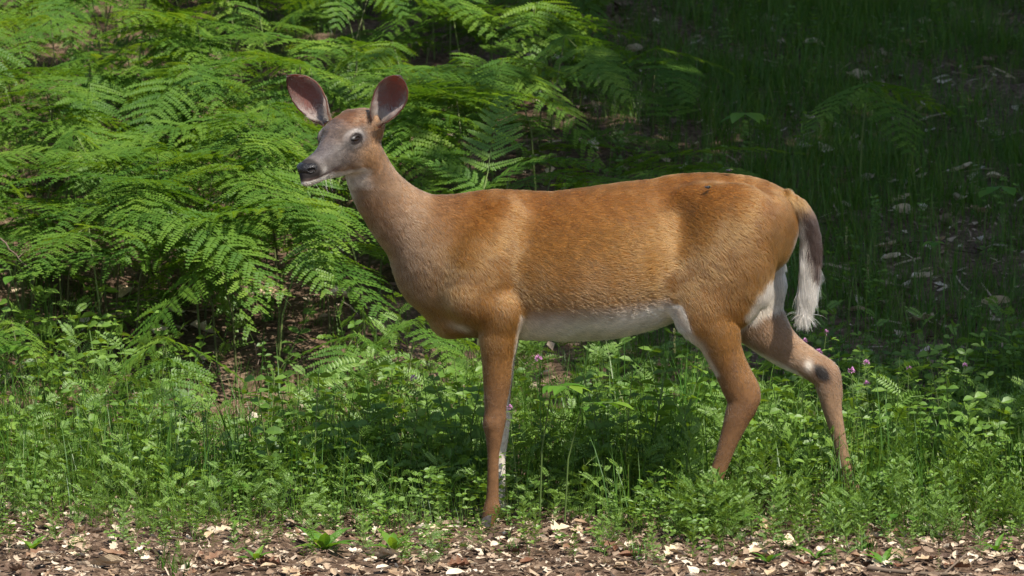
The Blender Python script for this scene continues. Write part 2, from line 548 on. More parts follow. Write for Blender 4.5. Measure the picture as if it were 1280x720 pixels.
fld.tube([T5(921, 440, -.108, .012, .012), T5(934, 465, -.107, .011, .010), T5(943, 484, -.106, .013, .012), T5(944, 497, -.105, .012, .012)], k=.014)   # heel tendon and hock
fld.tube([T5(990, 424, .104, .011, .011), T5(1020, 444, .1, .010, .010), T5(1040, 460, .098, .013, .012), T5(1044, 474, .097, .012, .012)], k=.014)
for y in (-.09, .076):
    fld.ell(P(613 + (8 if y > 0 else 0), 529, y), (.018, .022, .024), .012)          # knee
    fld.ell(P(626 + (8 if y > 0 else 0), 521, y), (.012, .012, .016), .01)
    fld.ell(P(620 + (8 if y > 0 else 0), 634, y), (.011, .016, .010), .008)          # dewclaw knob
fld.ell(P(893, 608, -.105), (.012, .016, .012), .008)
fld.ell(P(1069, 610, .095), (.012, .016, .012), .008)
bV, bF = fld.nets()
del fld
bV = smooth_mesh(bV, bF, 3)
bN = vnormals(bV, bF)
if (bN[:, 2] * (bV[:, 2] > .8)).sum() < 0:
    bF = bF[:, ::-1]; bN = -bN


# --- coat colours (real markings of the animal)
def sst(a, b, x):
    t = np.clip((np.asarray(x, float) - a) / (b - a), 0, 1)
    return t * t * (3 - 2 * t)


def lerpc(c, new, w):
    return c * (1 - w[:, None]) + np.asarray(new) * w[:, None]


def poly_y(xq, pts):
    a = np.array(pts, float)
    return np.interp(xq, a[:, 0], a[:, 1])


C_BROWN = (.205, .094, .022); C_BACK = (.172, .068, .013); C_NECK = (.190, .104, .050); C_LEG = (.142, .070, .030)
C_WHITE = (.62, .545, .45); C_GREY = (.090, .077, .070); C_DARK = (.035, .022, .016)


def coat(p, n):
    px, py = proj(p)
    q = p - HO
    hx, hy, hz = q @ hf, q @ hl, q @ hu
    wob = 4 * np.sin(p[:, 0] * 60 + 3 * np.sin(p[:, 2] * 45)) * np.sin(p[:, 2] * 38 + 1)
    c = np.tile(np.array(C_BROWN), (len(p), 1))
    top = poly_y(px, [(540, 250), (600, 238), (700, 240), (800, 228), (890, 217), (1000, 250)])
    c = lerpc(c, C_BACK, sst(80, 5, py - top + wob * 2) * (px > 540))
    nw = sst(590, 500, px + (py - 300) * .35 + wob)
    c = lerpc(c, C_NECK, nw)
    c = lerpc(c, (.26, .128, .045), sst(300, 380, py) * sst(830, 740, px) * sst(650, 740, px) * .6)
    # legs
    leg = sst(415, 520, py) * (py > 400)
    c = lerpc(c, C_LEG, leg)
    # belly: white below a line
    line = poly_y(px, [(640, 420), (655, 409), (700, 404), (760, 399), (800, 388), (835, 376), (850, 378), (870, 420)])
    bel = sst(-3, 4, py - line - 4 + wob) * (px > 646) * (px < 862) * (py < 440)
    c = lerpc(c, C_WHITE, bel)
    c = lerpc(c, C_WHITE, sst(.3, .8, -n[:, 2]) * (px > 640) * (px < 900) * (py > 330) * (py < 440))
    # axilla and inner faces of the legs
    near = p[:, 1] < 0
    inn = sst(.1, .7, np.where(near, n[:, 1], -n[:, 1]))
    c = lerpc(c, C_WHITE, inn * (py > 400) * (py < 640) * .8 * (near | (px < 700)) * sst(.0, .05, np.abs(p[:, 1])))
    farleg = (p[:, 1] > .02) & (px > 905)
    wh = sst(8, -8, (py - poly_y(px, [(905, 452), (925, 412), (950, 396), (968, 385), (980, 375)]))) * farleg * (px < 985) * (py > 320)
    c = lerpc(c, C_WHITE, wh)
    c = lerpc(c, (.23, .140, .08), farleg * sst(-8, 8, py - poly_y(px, [(905, 462), (925, 414), (950, 398), (968, 387), (980, 370)])) * .9)
    # white lower edge along the far gaskin, tarsal tuft
    c = lerpc(c, C_WHITE, farleg * sst(7, 1, np.abs(py - poly_y(px, [(920, 432), (957, 451), (995, 471), (1012, 486)]) + 3)) * (px < 1005))
    tuft = np.exp(-((px + wob * .8 - 1027) / 8) ** 2 - ((py - .25 * (px - 1027) + wob * .5 - 466) / 6.5) ** 2) * farleg * .9
    c = lerpc(c, (.16, .075, .035), np.exp(-((px - 1030) / 16) ** 2 - ((py - 464) / 15) ** 2) * farleg * .8)
    c = lerpc(c, (.012, .008, .006), np.clip(tuft * 3.0, 0, 1))
    c = lerpc(c, C_WHITE, np.exp(-((px - 1010) / 5) ** 2 - ((py - 457) / 7) ** 2) * farleg)
    # front edge of the near thigh and back of the far front leg are pale
    c = lerpc(c, (.50, .40, .30), sst(9, 2, np.abs(px - poly_y(py, [(385, 842), (397, 850), (438, 875), (467, 892)]) - 1)) * (py > 385) * (py < 470) * (p[:, 1] < -.02) * sst(-.2, -.6, n[:, 0]))
    ff = (p[:, 1] > .02) & (px < 700) & (py > 520)
    c = lerpc(c, (.55, .48, .40), sst(-2.5, .5, px - 625) * ff * (py < 641) * .95)
    c = lerpc(c, (.55, .45, .36), sst(5, 1, np.abs(px - poly_y(py, [(400, 652), (425, 647), (470, 643)]))) * (py > 392) * (py < 475) * (px < 660) * .8)
    # brisket edge
    c = lerpc(c, C_WHITE, np.exp(-((px - 574) / 13) ** 2 - ((py - 408 - (px - 574) * .4) / 4.5) ** 2) * (p[:, 1] < .03) * .85)
    # rump and inner thigh
    c = lerpc(c, C_WHITE, sst(-4, 5, px - poly_y(py, [(235, 1016), (250, 1006), (262, 998), (285, 996), (300, 994), (316, 986), (335, 974), (363, 948), (385, 936), (398, 930), (412, 945)])) * (py > 246) * sst(5, -5, py + wob - poly_y(px, [(915, 418), (928, 410), (970, 390), (985, 376), (990, 300)])) * (px > 900) * .9)
    rim = (px > 915) & (p[:, 1] > -.05) & (py > 318) & (py < 405)
    c = lerpc(c, C_WHITE, rim * sst(.2, -.3, n[:, 1]) * .0)
    # knees and hocks darker streak
    c = lerpc(c, (.14, .075, .04), (np.exp(-((px - 918) / 5) ** 2 - ((py - 455) / 22) ** 2) * near * .5))
    # head
    head = (hx > -.10) & (px < 500) & (py < 245) & (q @ q.T if False else (np.abs(hz) < .13))
    hd = head * 1.0
    face = hd * sst(.005, .06, hx + (hz * .1))
    c = lerpc(c, C_GREY, hd * sst(-.03, .05, hx + hz * .2) * sst(-.066, -.030, hz + hx * .02) * .95)
    c = lerpc(c, (.20, .12, .075), hd * sst(.03, .10, hx) * sst(.010, .03, hz) * .35)
    fore = np.exp(-((hx - .018) / .042) ** 2) * sst(.022, .046, hz - np.abs(hy) * .25)
    c = lerpc(c, (.135, .060, .025), hd * np.clip(fore * 1.3, 0, 1))
    cheek = np.exp(-((hx - .015) / .05) ** 2 - ((hz + .035) / .028) ** 2) * (np.abs(hy) > .02)
    c = lerpc(c, (.27, .155, .075), hd * np.clip(cheek, 0, 1) * .85)
    for s in (1, -1):
        e = H(.058, s * .056, .020)
        dd = np.linalg.norm((p - e) @ np.array([hf * .85, hl, hu * 1.25]).T, axis=1)
        c = lerpc(c, (.34, .30, .27), hd * sst(.036, .028, dd) * sst(.018, .023, dd) * (.25 + .25 * sst(.0, .02, hz - .02)))
        c = lerpc(c, (.018, .013, .012), hd * sst(.0225, .0175, dd))
        c = lerpc(c, (.05, .04, .035), hd * np.exp(-((hx - .090) / .012) ** 2 - ((hz - .006 + (hx - .09) * .5) / .004) ** 2) * (np.sign(hy) == s) * .8)
    thr = hd * sst(-.066, -.080, hz - np.clip(hx - .02, 0, .2) * .16) * (hx > -.03)
    c = lerpc(c, (.56, .49, .41), thr * sst(.0, .04, hx))
    c = lerpc(c, C_WHITE, np.exp(-((px - 434) / 8) ** 2 - ((py - 241) / 15) ** 2) * .9)
    chin = hd * sst(.13, .16, hx) * sst(-.044, -.052, hz)
    c = lerpc(c, (.62, .56, .48), chin)
    mot = np.sin(hx * 190 + 3 * np.sin(hz * 160)) * np.sin(hz * 150 + 2 * np.sin(hy * 140 + hx * 60))
    c = c * (1 + (.26 * mot * hd)[:, None])
    c = lerpc(c, (.075, .062, .060), hd * np.exp(-((hx - .155) / .035) ** 2) * sst(-.016, .0, hz) * .9)      # dark bridge above the nose
    c = lerpc(c, (.42, .38, .34), hd * np.exp(-((hx - .176) / .012) ** 2 - ((hz + .033) / .012) ** 2) * .9)      # pale patch behind the nostril
    c = lerpc(c, (.10, .082, .078), hd * np.exp(-((hx - .115) / .05) ** 2 - ((np.abs(hy) - .012) / .014) ** 2) * sst(0, .02, hz) * .55)
    muz = hd * np.exp(-((hx - .175) / .016) ** 2) * sst(-.03, -.015, hz)
    c = lerpc(c, (.16, .14, .13), muz * .2)
    c = lerpc(c, (.030, .025, .023), hd * sst(.188, .198, hx) * sst(-.045, -.041, hz))
    mouth = hd * sst(.0055, .002, np.abs(hz + .046 - .010 * sst(.16, .10, hx))) * sst(.115, .13, hx)
    c = lerpc(c, (.05, .03, .026), mouth)
    c = lerpc(c, (.10, .07, .06), hd * np.exp(-((hx - .145) / .022) ** 2 - ((hz + .050) / .010) ** 2) * .55)
    return c


def strand_noise(p):
    return .5 + .5 * np.sin(p[:, 0] * 31 + 2.1 * np.sin(p[:, 2] * 27) + 5 * p[:, 1]) * np.sin(p[:, 2] * 23 + 1.7 * np.sin(p[:, 0] * 19))


skin_mat, nt, out = new_mat('deer_coat')
at = nt.nodes.new('ShaderNodeAttribute'); at.attribute_name = 'col'
bs = nt.nodes.new('ShaderNodeBsdfPrincipled'); bs.inputs['Roughness'].default_value = .85; bs.inputs['Specular IOR Level'].default_value = .15
nz = nt.nodes.new('ShaderNodeTexNoise'); nz.inputs['Scale'].default_value = 90; nz.inputs['Detail'].default_value = 4
mx = nt.nodes.new('ShaderNodeMix'); mx.data_type = 'RGBA'; mx.blend_type = 'MULTIPLY'; mx.inputs[0].default_value = .6
nt.links.new(at.outputs['Color'], mx.inputs[6]); nt.links.new(ramp(nt, nz.outputs[0], [(.3, (.45, .45, .45)), (.7, (1, 1, 1))]), mx.inputs[7])
nt.links.new(mx.outputs[2], bs.inputs['Base Color']); nt.links.new(bs.outputs[0], out.inputs[0])

fur_mat, nt, out = new_mat('deer_fur')
at = nt.nodes.new('ShaderNodeAttribute'); at.attribute_name = 'col'
hb = nt.nodes.new('ShaderNodeBsdfHairPrincipled'); hb.parametrization = 'COLOR'
hb.inputs['Roughness'].default_value = .34; hb.inputs['Radial Roughness'].default_value = .55
nt.links.new(at.outputs['Color'], hb.inputs['Color'])
df = nt.nodes.new('ShaderNodeBsdfDiffuse'); nt.links.new(at.outputs['Color'], df.inputs[0])
ms = nt.nodes.new('ShaderNodeMixShader'); ms.inputs[0].default_value = .2
nt.links.new(hb.outputs[0], ms.inputs[1]); nt.links.new(df.outputs[0], ms.inputs[2]); nt.links.new(ms.outputs[0], out.inputs[0])

deer = empty('deer', (0, 0, 0), 0, 'reddish brown doe with white belly standing side-on among green herbs, head turned to the camera', 'deer')
bcol = coat(bV, bN)
body = put('body', fast_mesh('body', bV, bF, smooth=True, mats=(skin_mat,), col=bcol), deer)

# coat direction guides in photo pixels: (px, py, dx, dy, length m)
GD = np.array([
    (385, 205, 1, -.35, .004), (400, 175, .8, -.5, .006), (425, 148, .9, -.5, .009), (440, 142, 1, -.1, .012), (415, 190, 1, -.1, .007), (400, 222, 1, .1, .008), (440, 172, .9, .2, .005),
    (438, 205, .9, .5, .010), (456, 170, .5, .9, .010), (430, 232, .5, 1, .014),
    (478, 215, .45, 1, .013), (455, 265, .2, 1, .016), (500, 260, .6, .9, .015), (490, 320, .3, 1, .018), (545, 275, .9, .7, .016), (540, 340, .5, 1, .018), (548, 395, .5, 1, .022),
    (600, 255, 1, .35, .016), (590, 310, .75, .8, .018), (590, 370, .45, 1, .017), (615, 420, .1, 1, .013), (645, 410, .3, 1, .016),
    (650, 260, 1, .2, .017), (720, 250, 1, .12, .017), (800, 240, 1, .08, .017), (860, 230, 1, .15, .016), (660, 330, 1, .45, .018), (720, 330, 1, .2, .020), (700, 390, 1, .35, .020),
    (780, 310, 1, -.02, .022), (790, 360, 1, -.18, .022), (820, 330, .9, -.25, .02), (700, 415, 1, .2, .022), (760, 410, 1, .05, .024), (825, 390, 1, -.3, .024),
    (850, 275, .9, .5, .018), (855, 350, .55, .9, .018), (900, 235, 1, .3, .016), (950, 245, 1, .5, .017), (985, 265, .6, 1, .024), (992, 310, .1, 1, .034), (910, 290, .85, .6, .019),
    (950, 310, .7, .8, .020), (900, 340, .6, .9, .020), (880, 390, .35, 1, .016), (930, 370, .3, 1, .022), (965, 350, -.1, 1, .030),
    (900, 440, .3, 1, .011), (930, 495, 0, 1, .009), (905, 560, -.3, 1, .007), (885, 615, -.4, 1, .006),
    (950, 410, .6, .9, .016), (1000, 450, .85, .6, .012), (1030, 465, .5, .9, .013), (1043, 520, .2, 1, .008), (1058, 590, .2, 1, .006),
    (620, 470, .05, 1, .009), (618, 530, 0, 1, .007), (616, 590, 0, 1, .006), (612, 640, -.2, 1, .007)], float)


def guide(p):
    px, py = proj(p)
    d2 = (px[:, None] - GD[None, :, 0]) ** 2 + (py[:, None] - GD[None, :, 1]) ** 2
    w = 1 / (d2 + 60) ** 1.6
    w /= w.sum(1, keepdims=True)
    g = w @ GD[:, 2:]
    return np.stack([g[:, 0], np.zeros(len(p)), -g[:, 1]], 1), g[:, 2] * .85


def make_fur(name, V, Fq, N, count, parent, colf, dirf, r0=.00042, lift=.24, npts=4, wt=None, lenj=.35, mat=fur_mat, clump=.35):
    tri = np.concatenate([Fq[:, [0, 1, 2]], Fq[:, [0, 2, 3]]])
    a = np.linalg.norm(np.cross(V[tri[:, 1]] - V[tri[:, 0]], V[tri[:, 2]] - V[tri[:, 0]]), axis=1)
    if wt is not None: a = a * wt(V[tri].mean(1), N[tri].mean(1))
    ids = nr.choice(len(tri), count, p=a / a.sum())
    u, v = nr.random(count), nr.random(count)
    fl = u + v > 1; u[fl] = 1 - u[fl]; v[fl] = 1 - v[fl]
    t = tri[ids]; b = np.stack([1 - u - v, u, v], 1)[:, :, None]
    p = (V[t] * b).sum(1); n = (N[t] * b).sum(1); n /= np.linalg.norm(n, axis=1, keepdims=True)
    d, L = dirf(p)
    d = d - n * (d * n).sum(1, keepdims=True)
    d /= np.linalg.norm(d, axis=1, keepdims=True) + 1e-9
    sd = np.cross(n, d)
    sn = np.sin(p[:, 0] * 70 + 3 * np.sin(p[:, 2] * 52)) * np.sin(p[:, 2] * 61 + 2 * np.sin(p[:, 0] * 47 + p[:, 1] * 30))
    d = d + sd * (nr.normal(0, .13, count) + clump * .45 * sn)[:, None]
    s2 = np.sin(p[:, 0] * 21 + p[:, 2] * 34 + 2.2 * np.sin(p[:, 2] * 17 - p[:, 0] * 9)) * np.sin(p[:, 0] * 33 - p[:, 2] * 12 + 1.5 * np.sin(p[:, 0] * 14))
    lf = lift * (.75 + .5 * nr.random(count)) + clump * .16 * np.cos(sn * 5) + clump * .28 * s2
    d = d + sd * (clump * .7 * s2)[:, None]
    L = L * (1 + lenj * (nr.random(count) - .6))
    K = np.linspace(0, 1, npts)
    pts = np.empty((count, npts, 3), np.float32)
    for k, s in enumerate(K):
        pts[:, k] = p + d * (L * s * .97)[:, None] + n * (L * lf * (s * 1.25 - .55 * s * s) - .0006)[:, None]
    pts[:, -1] += (-.12 * L[:, None]) * np.array([0, 0, 1]) * (L[:, None] > .02)
    c = colf(p, n) * (.66 + .6 * nr.random(count))[:, None] * (1 + .20 * sn + .10 * s2)[:, None]
    cu = bpy.data.hair_curves.new(name)
    cu.add_curves([npts] * count)
    cu.points.foreach_set('position', pts.reshape(-1))
    rad = (r0 * (1 - .8 * K ** 1.5))[None, :] * (.8 + .5 * nr.random(count))[:, None] * np.clip(L / .014, .75, 1.5)[:, None]
    ar = cu.attributes.get('radius') or cu.attributes.new('radius', 'FLOAT', 'POINT')
    ar.data.foreach_set('value', rad.astype(np.float32).ravel())
    ac = cu.attributes.new('col', 'FLOAT_COLOR', 'CURVE')
    cc = np.ones((count, 4), np.float32); cc[:, :3] = np.clip(c, .005, .95)
    ac.data.foreach_set('color', cc.ravel())
    cu.materials.append(mat)
    return put(name, cu, parent)


def fur_w(p, n):
    """none on the nose; finer and denser on the face"""
    q = p - HO
    hx = q @ hf; hz = q @ hu; hy = q @ hl
    w = np.ones(len(p))
    px, py = proj(p)
    hd = (px < 500) & (py < 245)
    w[hd] = 2.4
    w[hd & (hx > .196) & (hz > -.048)] = 0
    for s in (1, -1):
        w[np.linalg.norm(p - H(.058, s * .056, .020), axis=1) < .017] = 0
    w[p[:, 2] < .03] = 0
    w *= np.where(n[:, 1] > .35, .45, 1.0)
    return w


make_fur('fur', bV, bF, bN, 290000, body, coat, guide, wt=fur_w, r0=.00036, clump=.24)

# --- eyes with lids
eye_mat = plain_mat('eye', [(0, (.006, .004, .003)), (1, (.016, .009, .006))], .05, 40, spec=.35, use_tint=False)
lid_mat = plain_mat('eyelid', [(.3, (.010, .008, .007)), (.7, (.022, .017, .015))], .45, 120, use_tint=False)


def sphere(c, r, rows=14, cols=22, sc=(1, 1, 1), frame=None, lo=0.0, hi=math.pi, a0=0.0, a1=2 * math.pi):
    th = np.linspace(lo, hi, rows); ph = np.linspace(a0, a1, cols)
    A, B = np.meshgrid(th, ph, indexing='ij')
    L_ = np.stack([r * sc[0] * np.sin(A) * np.cos(B), r * sc[1] * np.cos(A), r * sc[2] * np.sin(A) * np.sin(B)], -1).reshape(-1, 3)
    fr = frame if frame is not None else np.eye(3)
    V = np.asarray(c) + L_ @ fr
    I = np.arange(rows * cols).reshape(rows, cols)
    F = np.stack([I[:-1, :-1], I[1:, :-1], I[1:, 1:], I[:-1, 1:]], -1).reshape(-1, 4)
    return V, F


for s in (1, -1):
    fr = np.array([hf, hl * s, hu])                   # local y looks out of the head
    c = H(.058, s * .0465, .019)
    V, F = sphere(c, .0172, frame=fr, sc=(1.14, 1, .64))
    eo = put('eye', fast_mesh('eye', V, F, smooth=True, mats=(eye_mat,)), deer)
    for nm, a0, a1, z in (('upper', R(8), R(172), 1), ('lower', R(196), R(344), 1)):
        V, F = sphere(c, .0188, 12, 16, frame=fr, lo=R(30) if nm == 'upper' else R(52), hi=R(104), a0=a0, a1=a1, sc=(1.17, 1, .71))
        me = fast_mesh('eyelid', V, F, smooth=True, mats=(lid_mat,))
        lo_ = put('eyelid', me, eo)
        sm = lo_.modifiers.new('thick', 'SOLIDIFY'); sm.thickness = .0022; sm.offset = 0

# --- nose pad with nostrils
nose_mat = plain_mat('wet_nose', [(.3, (.007, .006, .006)), (.7, (.018, .016, .016))], .30, 260, .7, .35, use_tint=False)
nf = Field(H(.215, 0, -.024) - .05, H(.215, 0, -.024) + .05, .0016)
nf.ell(H(.212, 0, -.020), (.018, .024, .0165), .006, HR)
nf.ell(H(.212, 0, -.033), (.013, .010, .008), .006, HR)
for s in (1, -1):
    nf.ell(H(.203, s * .0185, -.019), (.020, .0125, .0135), .006, HR)
    nf.ell(H(.219, s * .0245, -.020), (.011, .009, .0055), .003, HR, cut=True)
V, F = nf.nets()
V = smooth_mesh(V, F, 2); N_ = vnormals(V, F)
if ((V - V.mean(0)) * N_).sum() < 0: F = F[:, ::-1]
put('nose', fast_mesh('nose', V, F, smooth=True, mats=(nose_mat,)), deer)

# --- ears: cupped shells, pale rim, tuft at the root
ear_mat, nt, out = new_mat('ear_skin')
at = nt.nodes.new('ShaderNodeAttribute'); at.attribute_name = 'col'
nz = nt.nodes.new('ShaderNodeTexNoise'); nz.inputs['Scale'].default_value = 60; nz.inputs['Detail'].default_value = 4
mx = nt.nodes.new('ShaderNodeMix'); mx.data_type = 'RGBA'; mx.blend_type = 'MULTIPLY'; mx.inputs[0].default_value = .55
nt.links.new(at.outputs['Color'], mx.inputs[6]); nt.links.new(ramp(nt, nz.outputs[0], [(.35, (.55, .5, .5)), (.65, (1, 1, 1))]), mx.inputs[7])
d1 = nt.nodes.new('ShaderNodeBsdfPrincipled'); d1.inputs['Roughness'].default_value = .8; d1.inputs['Specular IOR Level'].default_value = .1
t1 = nt.nodes.new('ShaderNodeBsdfTranslucent'); t1.inputs[0].default_value = (.62, .24, .17, 1)
ms = nt.nodes.new('ShaderNodeMixShader'); ms.inputs[0].default_value = .45
nt.links.new(mx.outputs[2], d1.inputs['Base Color']); nt.links.new(d1.outputs[0], ms.inputs[1]); nt.links.new(t1.outputs[0], ms.inputs[2]); nt.links.new(ms.outputs[0], out.inputs[0])


def make_ear(base, tip, opening, half, sg):
    base, tip = np.asarray(base), np.asarray(tip)
    ax = tip - base; Ln = np.linalg.norm(ax); ax /= Ln
    op = np.asarray(opening, float); op -= ax * (op @ ax); op /= np.linalg.norm(op)
    sd = np.cross(ax, op)
    nu, nv = 26, 21
    u = np.linspace(0, 1, nu)[:, None]; v = np.linspace(-1, 1, nv)[None, :]
    prof = np.interp(u, [0, .06, .15, .3, .5, .65, .8, .9, .96, 1], [.30, .34, .50, .80, 1.0, .98, .78, .52, .30, .02])
    wrap = np.interp(u, [0, .12, .3, .6, 1], [2.3, 1.9, 1.15, .80, .5])          # half angle of the cup
    rad = half * prof / np.sin(np.minimum(wrap, 1.45))
    th = v * wrap
    xs_ = rad * np.sin(th)
    zs_ = rad * (1 - np.cos(th))
    bend = -.010 * np.sin(u * math.pi) + .012 * u * u
    Pn = base + ax * (Ln * (u - .02 * v * v))[..., None] + sd * xs_[..., None] + op * (zs_ + bend - rad * .35)[..., None]
    V = Pn.reshape(-1, 3)
    I = np.arange(nu * nv).reshape(nu, nv)
    F = np.stack([I[:-1, :-1], I[1:, :-1], I[1:, 1:], I[:-1, 1:]], -1).reshape(-1, 4)
    N = vnormals(V, F)
    if (N @ op).sum() < 0: F = F[:, ::-1]; N = -N
    # outer shell
    V2 = V - N * .0035
    n0 = len(V)
    edge = np.concatenate([I[:, 0], I[-1, 1:], I[::-1, -1][1:]])
    rimF = np.stack([edge[:-1], edge[1:], edge[1:] + n0, edge[:-1] + n0], 1)
    Vall = np.concatenate([V, V2]); Fall = np.concatenate([F, F[:, ::-1] + n0, rimF])
    uu = np.broadcast_to(u, (nu, nv)).reshape(-1); vv = np.broadcast_to(v, (nu, nv)).reshape(-1)
    inn = np.tile(np.array((.20, .115, .098)), (n0, 1))
    inn = lerpc(inn, (.25, .105, .085), np.exp(-((uu - .55) / .25) ** 2 - ((vv - .1 * sg) / .5) ** 2))
    inn = lerpc(inn, (.27, .21, .175), np.exp(-((uu - .14) / .05) ** 2 - ((vv + .55 * sg) / .25) ** 2) * .8)
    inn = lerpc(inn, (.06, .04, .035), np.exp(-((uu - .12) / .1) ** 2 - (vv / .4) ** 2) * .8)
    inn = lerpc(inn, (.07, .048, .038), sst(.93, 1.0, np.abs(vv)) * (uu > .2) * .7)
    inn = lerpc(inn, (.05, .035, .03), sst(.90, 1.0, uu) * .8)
    outc = np.tile(np.array((.17, .115, .075)), (n0, 1))
    outc = lerpc(outc, (.07, .05, .04), sst(.7, 1, uu) * .8)
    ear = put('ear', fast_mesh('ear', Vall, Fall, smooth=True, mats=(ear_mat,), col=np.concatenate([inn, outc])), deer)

    def dirf(p):
        q = (p - base) @ ax / Ln
        c_ = (p - base) @ sd
        return np.tile(ax, (len(p), 1)) - sd * (np.sign(c_) * .5)[:, None], np.full(len(p), .007) + .004 * (q < .3)
    make_fur('ear_fur', V2, F[:, ::-1], -N, 9000, ear, lambda p, n: lerpc(np.tile(np.array((.19, .13, .085)), (len(p), 1)), (.06, .045, .035), sst(.75, 1, (p - base) @ ax / Ln)),
             dirf, r0=.0003, lift=.2)

    def dir2(p):
        c_ = (p - base) @ sd
        return ax * .8 - sd[None, :] * (np.sign(c_) * .8)[:, None] + op * .25, np.full(len(p), .010) + .012 * (((p - base) @ ax / Ln) < .3)
    def col2(p, n):
        q = (p - base) @ ax / Ln; c_ = np.abs((p - base) @ sd) / half
        c = np.tile(np.array((.22, .15, .125)), (len(p), 1))
        c = lerpc(c, (.30, .235, .19), sst(.5, .9, c_) * .5)
        return lerpc(c, (.29, .235, .20), sst(.22, .08, q))
    make_fur('ear_lining', V, F, N, 4200, ear, col2, dir2, r0=.00022, lift=.35,
             wt=lambda p, n: .22 + sst(.45, .9, np.abs((p - base) @ sd) / half) + 1.2 * sst(.25, .10, (p - base) @ ax / Ln))


eb = H(-.042, .062, .052); et = eb + np.array([.060, -.012, .150])
make_ear(P(471, 153, eb[1]), P(501, 94.5, eb[1] - .055), (-.30, -1, -.25), .0435, 1)
eb = H(-.042, -.062, .052)
make_ear(P(410, 152, eb[1]), P(361, 94, eb[1] + .01), (-.12, -1, -.25), .043, -1)

# --- hooves: two toes each
hoof_mat = plain_mat('hoof', [(.3, (.020, .017, .016)), (.7, (.07, .06, .055))], .5, 60, .3, use_tint=False)


def make_hoof(top, toe, wid):
    top, toe = np.asarray(top), np.asarray(toe)
    V, F = [], []
    for s in (-1, 1):
        rows = []
        for u, hh, ww in ((0, .050, .0135), (.35, .040, .0145), (.7, .023, .012), (1.0, .005, .004)):
            c = top + (toe - top) * u
            yb = c[1] + s * wid * .55
            zb = toe[2]
            ring = [(c[0], yb - ww, zb), (c[0], yb + ww, zb), (c[0] + .004, yb + ww * .8, zb + hh * .7), (c[0] + .006, yb, zb + hh), (c[0] + .004, yb - ww * .8, zb + hh * .7)]
            rows.append(ring)
        n = len(V)
        for r_ in rows: V += r_
        for i in range(3):
            for k in range(5):
                a, b = n + i * 5 + k, n + i * 5 + (k + 1) % 5
                F.append((a, b, b + 5, a + 5))
        F.append((n, n, n + 1, n + 4)) if False else None
        F.append((n + 4, n + 3, n + 2, n + 1)); F.append((n + 4, n + 1, n, n))
    F = [f for f in F if len(set(f)) == 4]
    o = put('hoof', fast_mesh('hoof', V, F, smooth=False, mats=(hoof_mat,)), deer)
    b = o.modifiers.new('round', 'BEVEL'); b.width = .003; b.segments = 2


for tp, to, y in (((612, 0), (600, 0), -.089), ((623, 0), (627, 0), .0765), ((877, 0), (865, 0), -.105), ((1070, 0), (1058, 0), .095)):
    gx0 = P(tp[0], 650, y)[0]; gx1 = gx0 - .045
    g = float(hgt(gx0, y)) + .002
    make_hoof((gx0 + .002, y, g), (gx1 + .008, y, g), .014)

# --- tail: white flag edged with dark brown, hanging
tf = Field(P(960, 420, 0) - np.array([0, .05, 0]), P(1040, 235, 0) + np.array([.0, .06, 0]), .004)
tf.tube([T5(978, 247, 0, .022, .03), T5(1000, 262, 0, .024, .03), T5(1011, 288, .002, .0255, .024), T5(1013, 325, .002, .024, .018), T5(1010, 362, 0, .020, .014), T5(1007, 385, 0, .012, .01)], k=.01)
tV, tF = tf.nets(); tV = smooth_mesh(tV, tF, 3); tN = vnormals(tV, tF)
if ((tV - tV.mean(0)) * tN).sum() < 0: tF = tF[:, ::-1]; tN = -tN


def tcol(p, n):
    px, py = proj(p)
    w = 3 * np.sin(py * .25) + 2.5 * np.sin(py * .61 + 1)
    c = np.tile(np.array((.62, .55, .46)), (len(p), 1))
    dk = sst(-4, 5, px + w * .6 - poly_y(py, [(240, 988), (258, 994), (275, 1001), (310, 1010), (332, 1021), (345, 1040)]))
    c = lerpc(c, (.040, .022, .015), dk)
    c = lerpc(c, (.15, .07, .03), sst(272, 246, py) * sst(992, 1000, px))
    return lerpc(c, C_BROWN, sst(272, 254, py + .5 * (px - 990)))


tail = put('tail', fast_mesh('tail', tV, tF, smooth=True, mats=(skin_mat,), col=tcol(tV, tN)), deer)
make_fur('tail_fur', tV, tF, tN, 11000, tail, tcol,
         lambda p: (np.stack([(.25 * sst(320, 250, proj(p)[1]) - .10 * sst(330, 390, proj(p)[1])), np.zeros(len(p)), -np.ones(len(p))], 1),
                    .026 + .026 * sst(270, 330, proj(p)[1])), r0=.00045, lift=.16, npts=5)

# --- whiskers on the muzzle
wb = MB()
for i in range(16):
    s = rng.choice((1, 1, 1, -1))
    b = H(rng.uniform(.14, .21), s * rng.uniform(.018, .026), rng.uniform(-.062, -.04))
    d = Vector(hl * s * rng.uniform(.3, .8) + hf * rng.uniform(.1, .5) + np.array([0, 0, -1.0]) * rng.uniform(.3, .9)).normalized() * rng.uniform(.025, .05)
    b = Vector(b)
    wb.tube([b, b + d * .5, b + d + Vector((0, 0, -.006))], [.00012, .0001, .00006], 3)
put('whisker', wb.mesh('whisker', plain_mat('whisker', [(0, (.3, .28, .25)), (1, (.6, .55, .5))], .5)), deer)['kind'] = 'stuff'

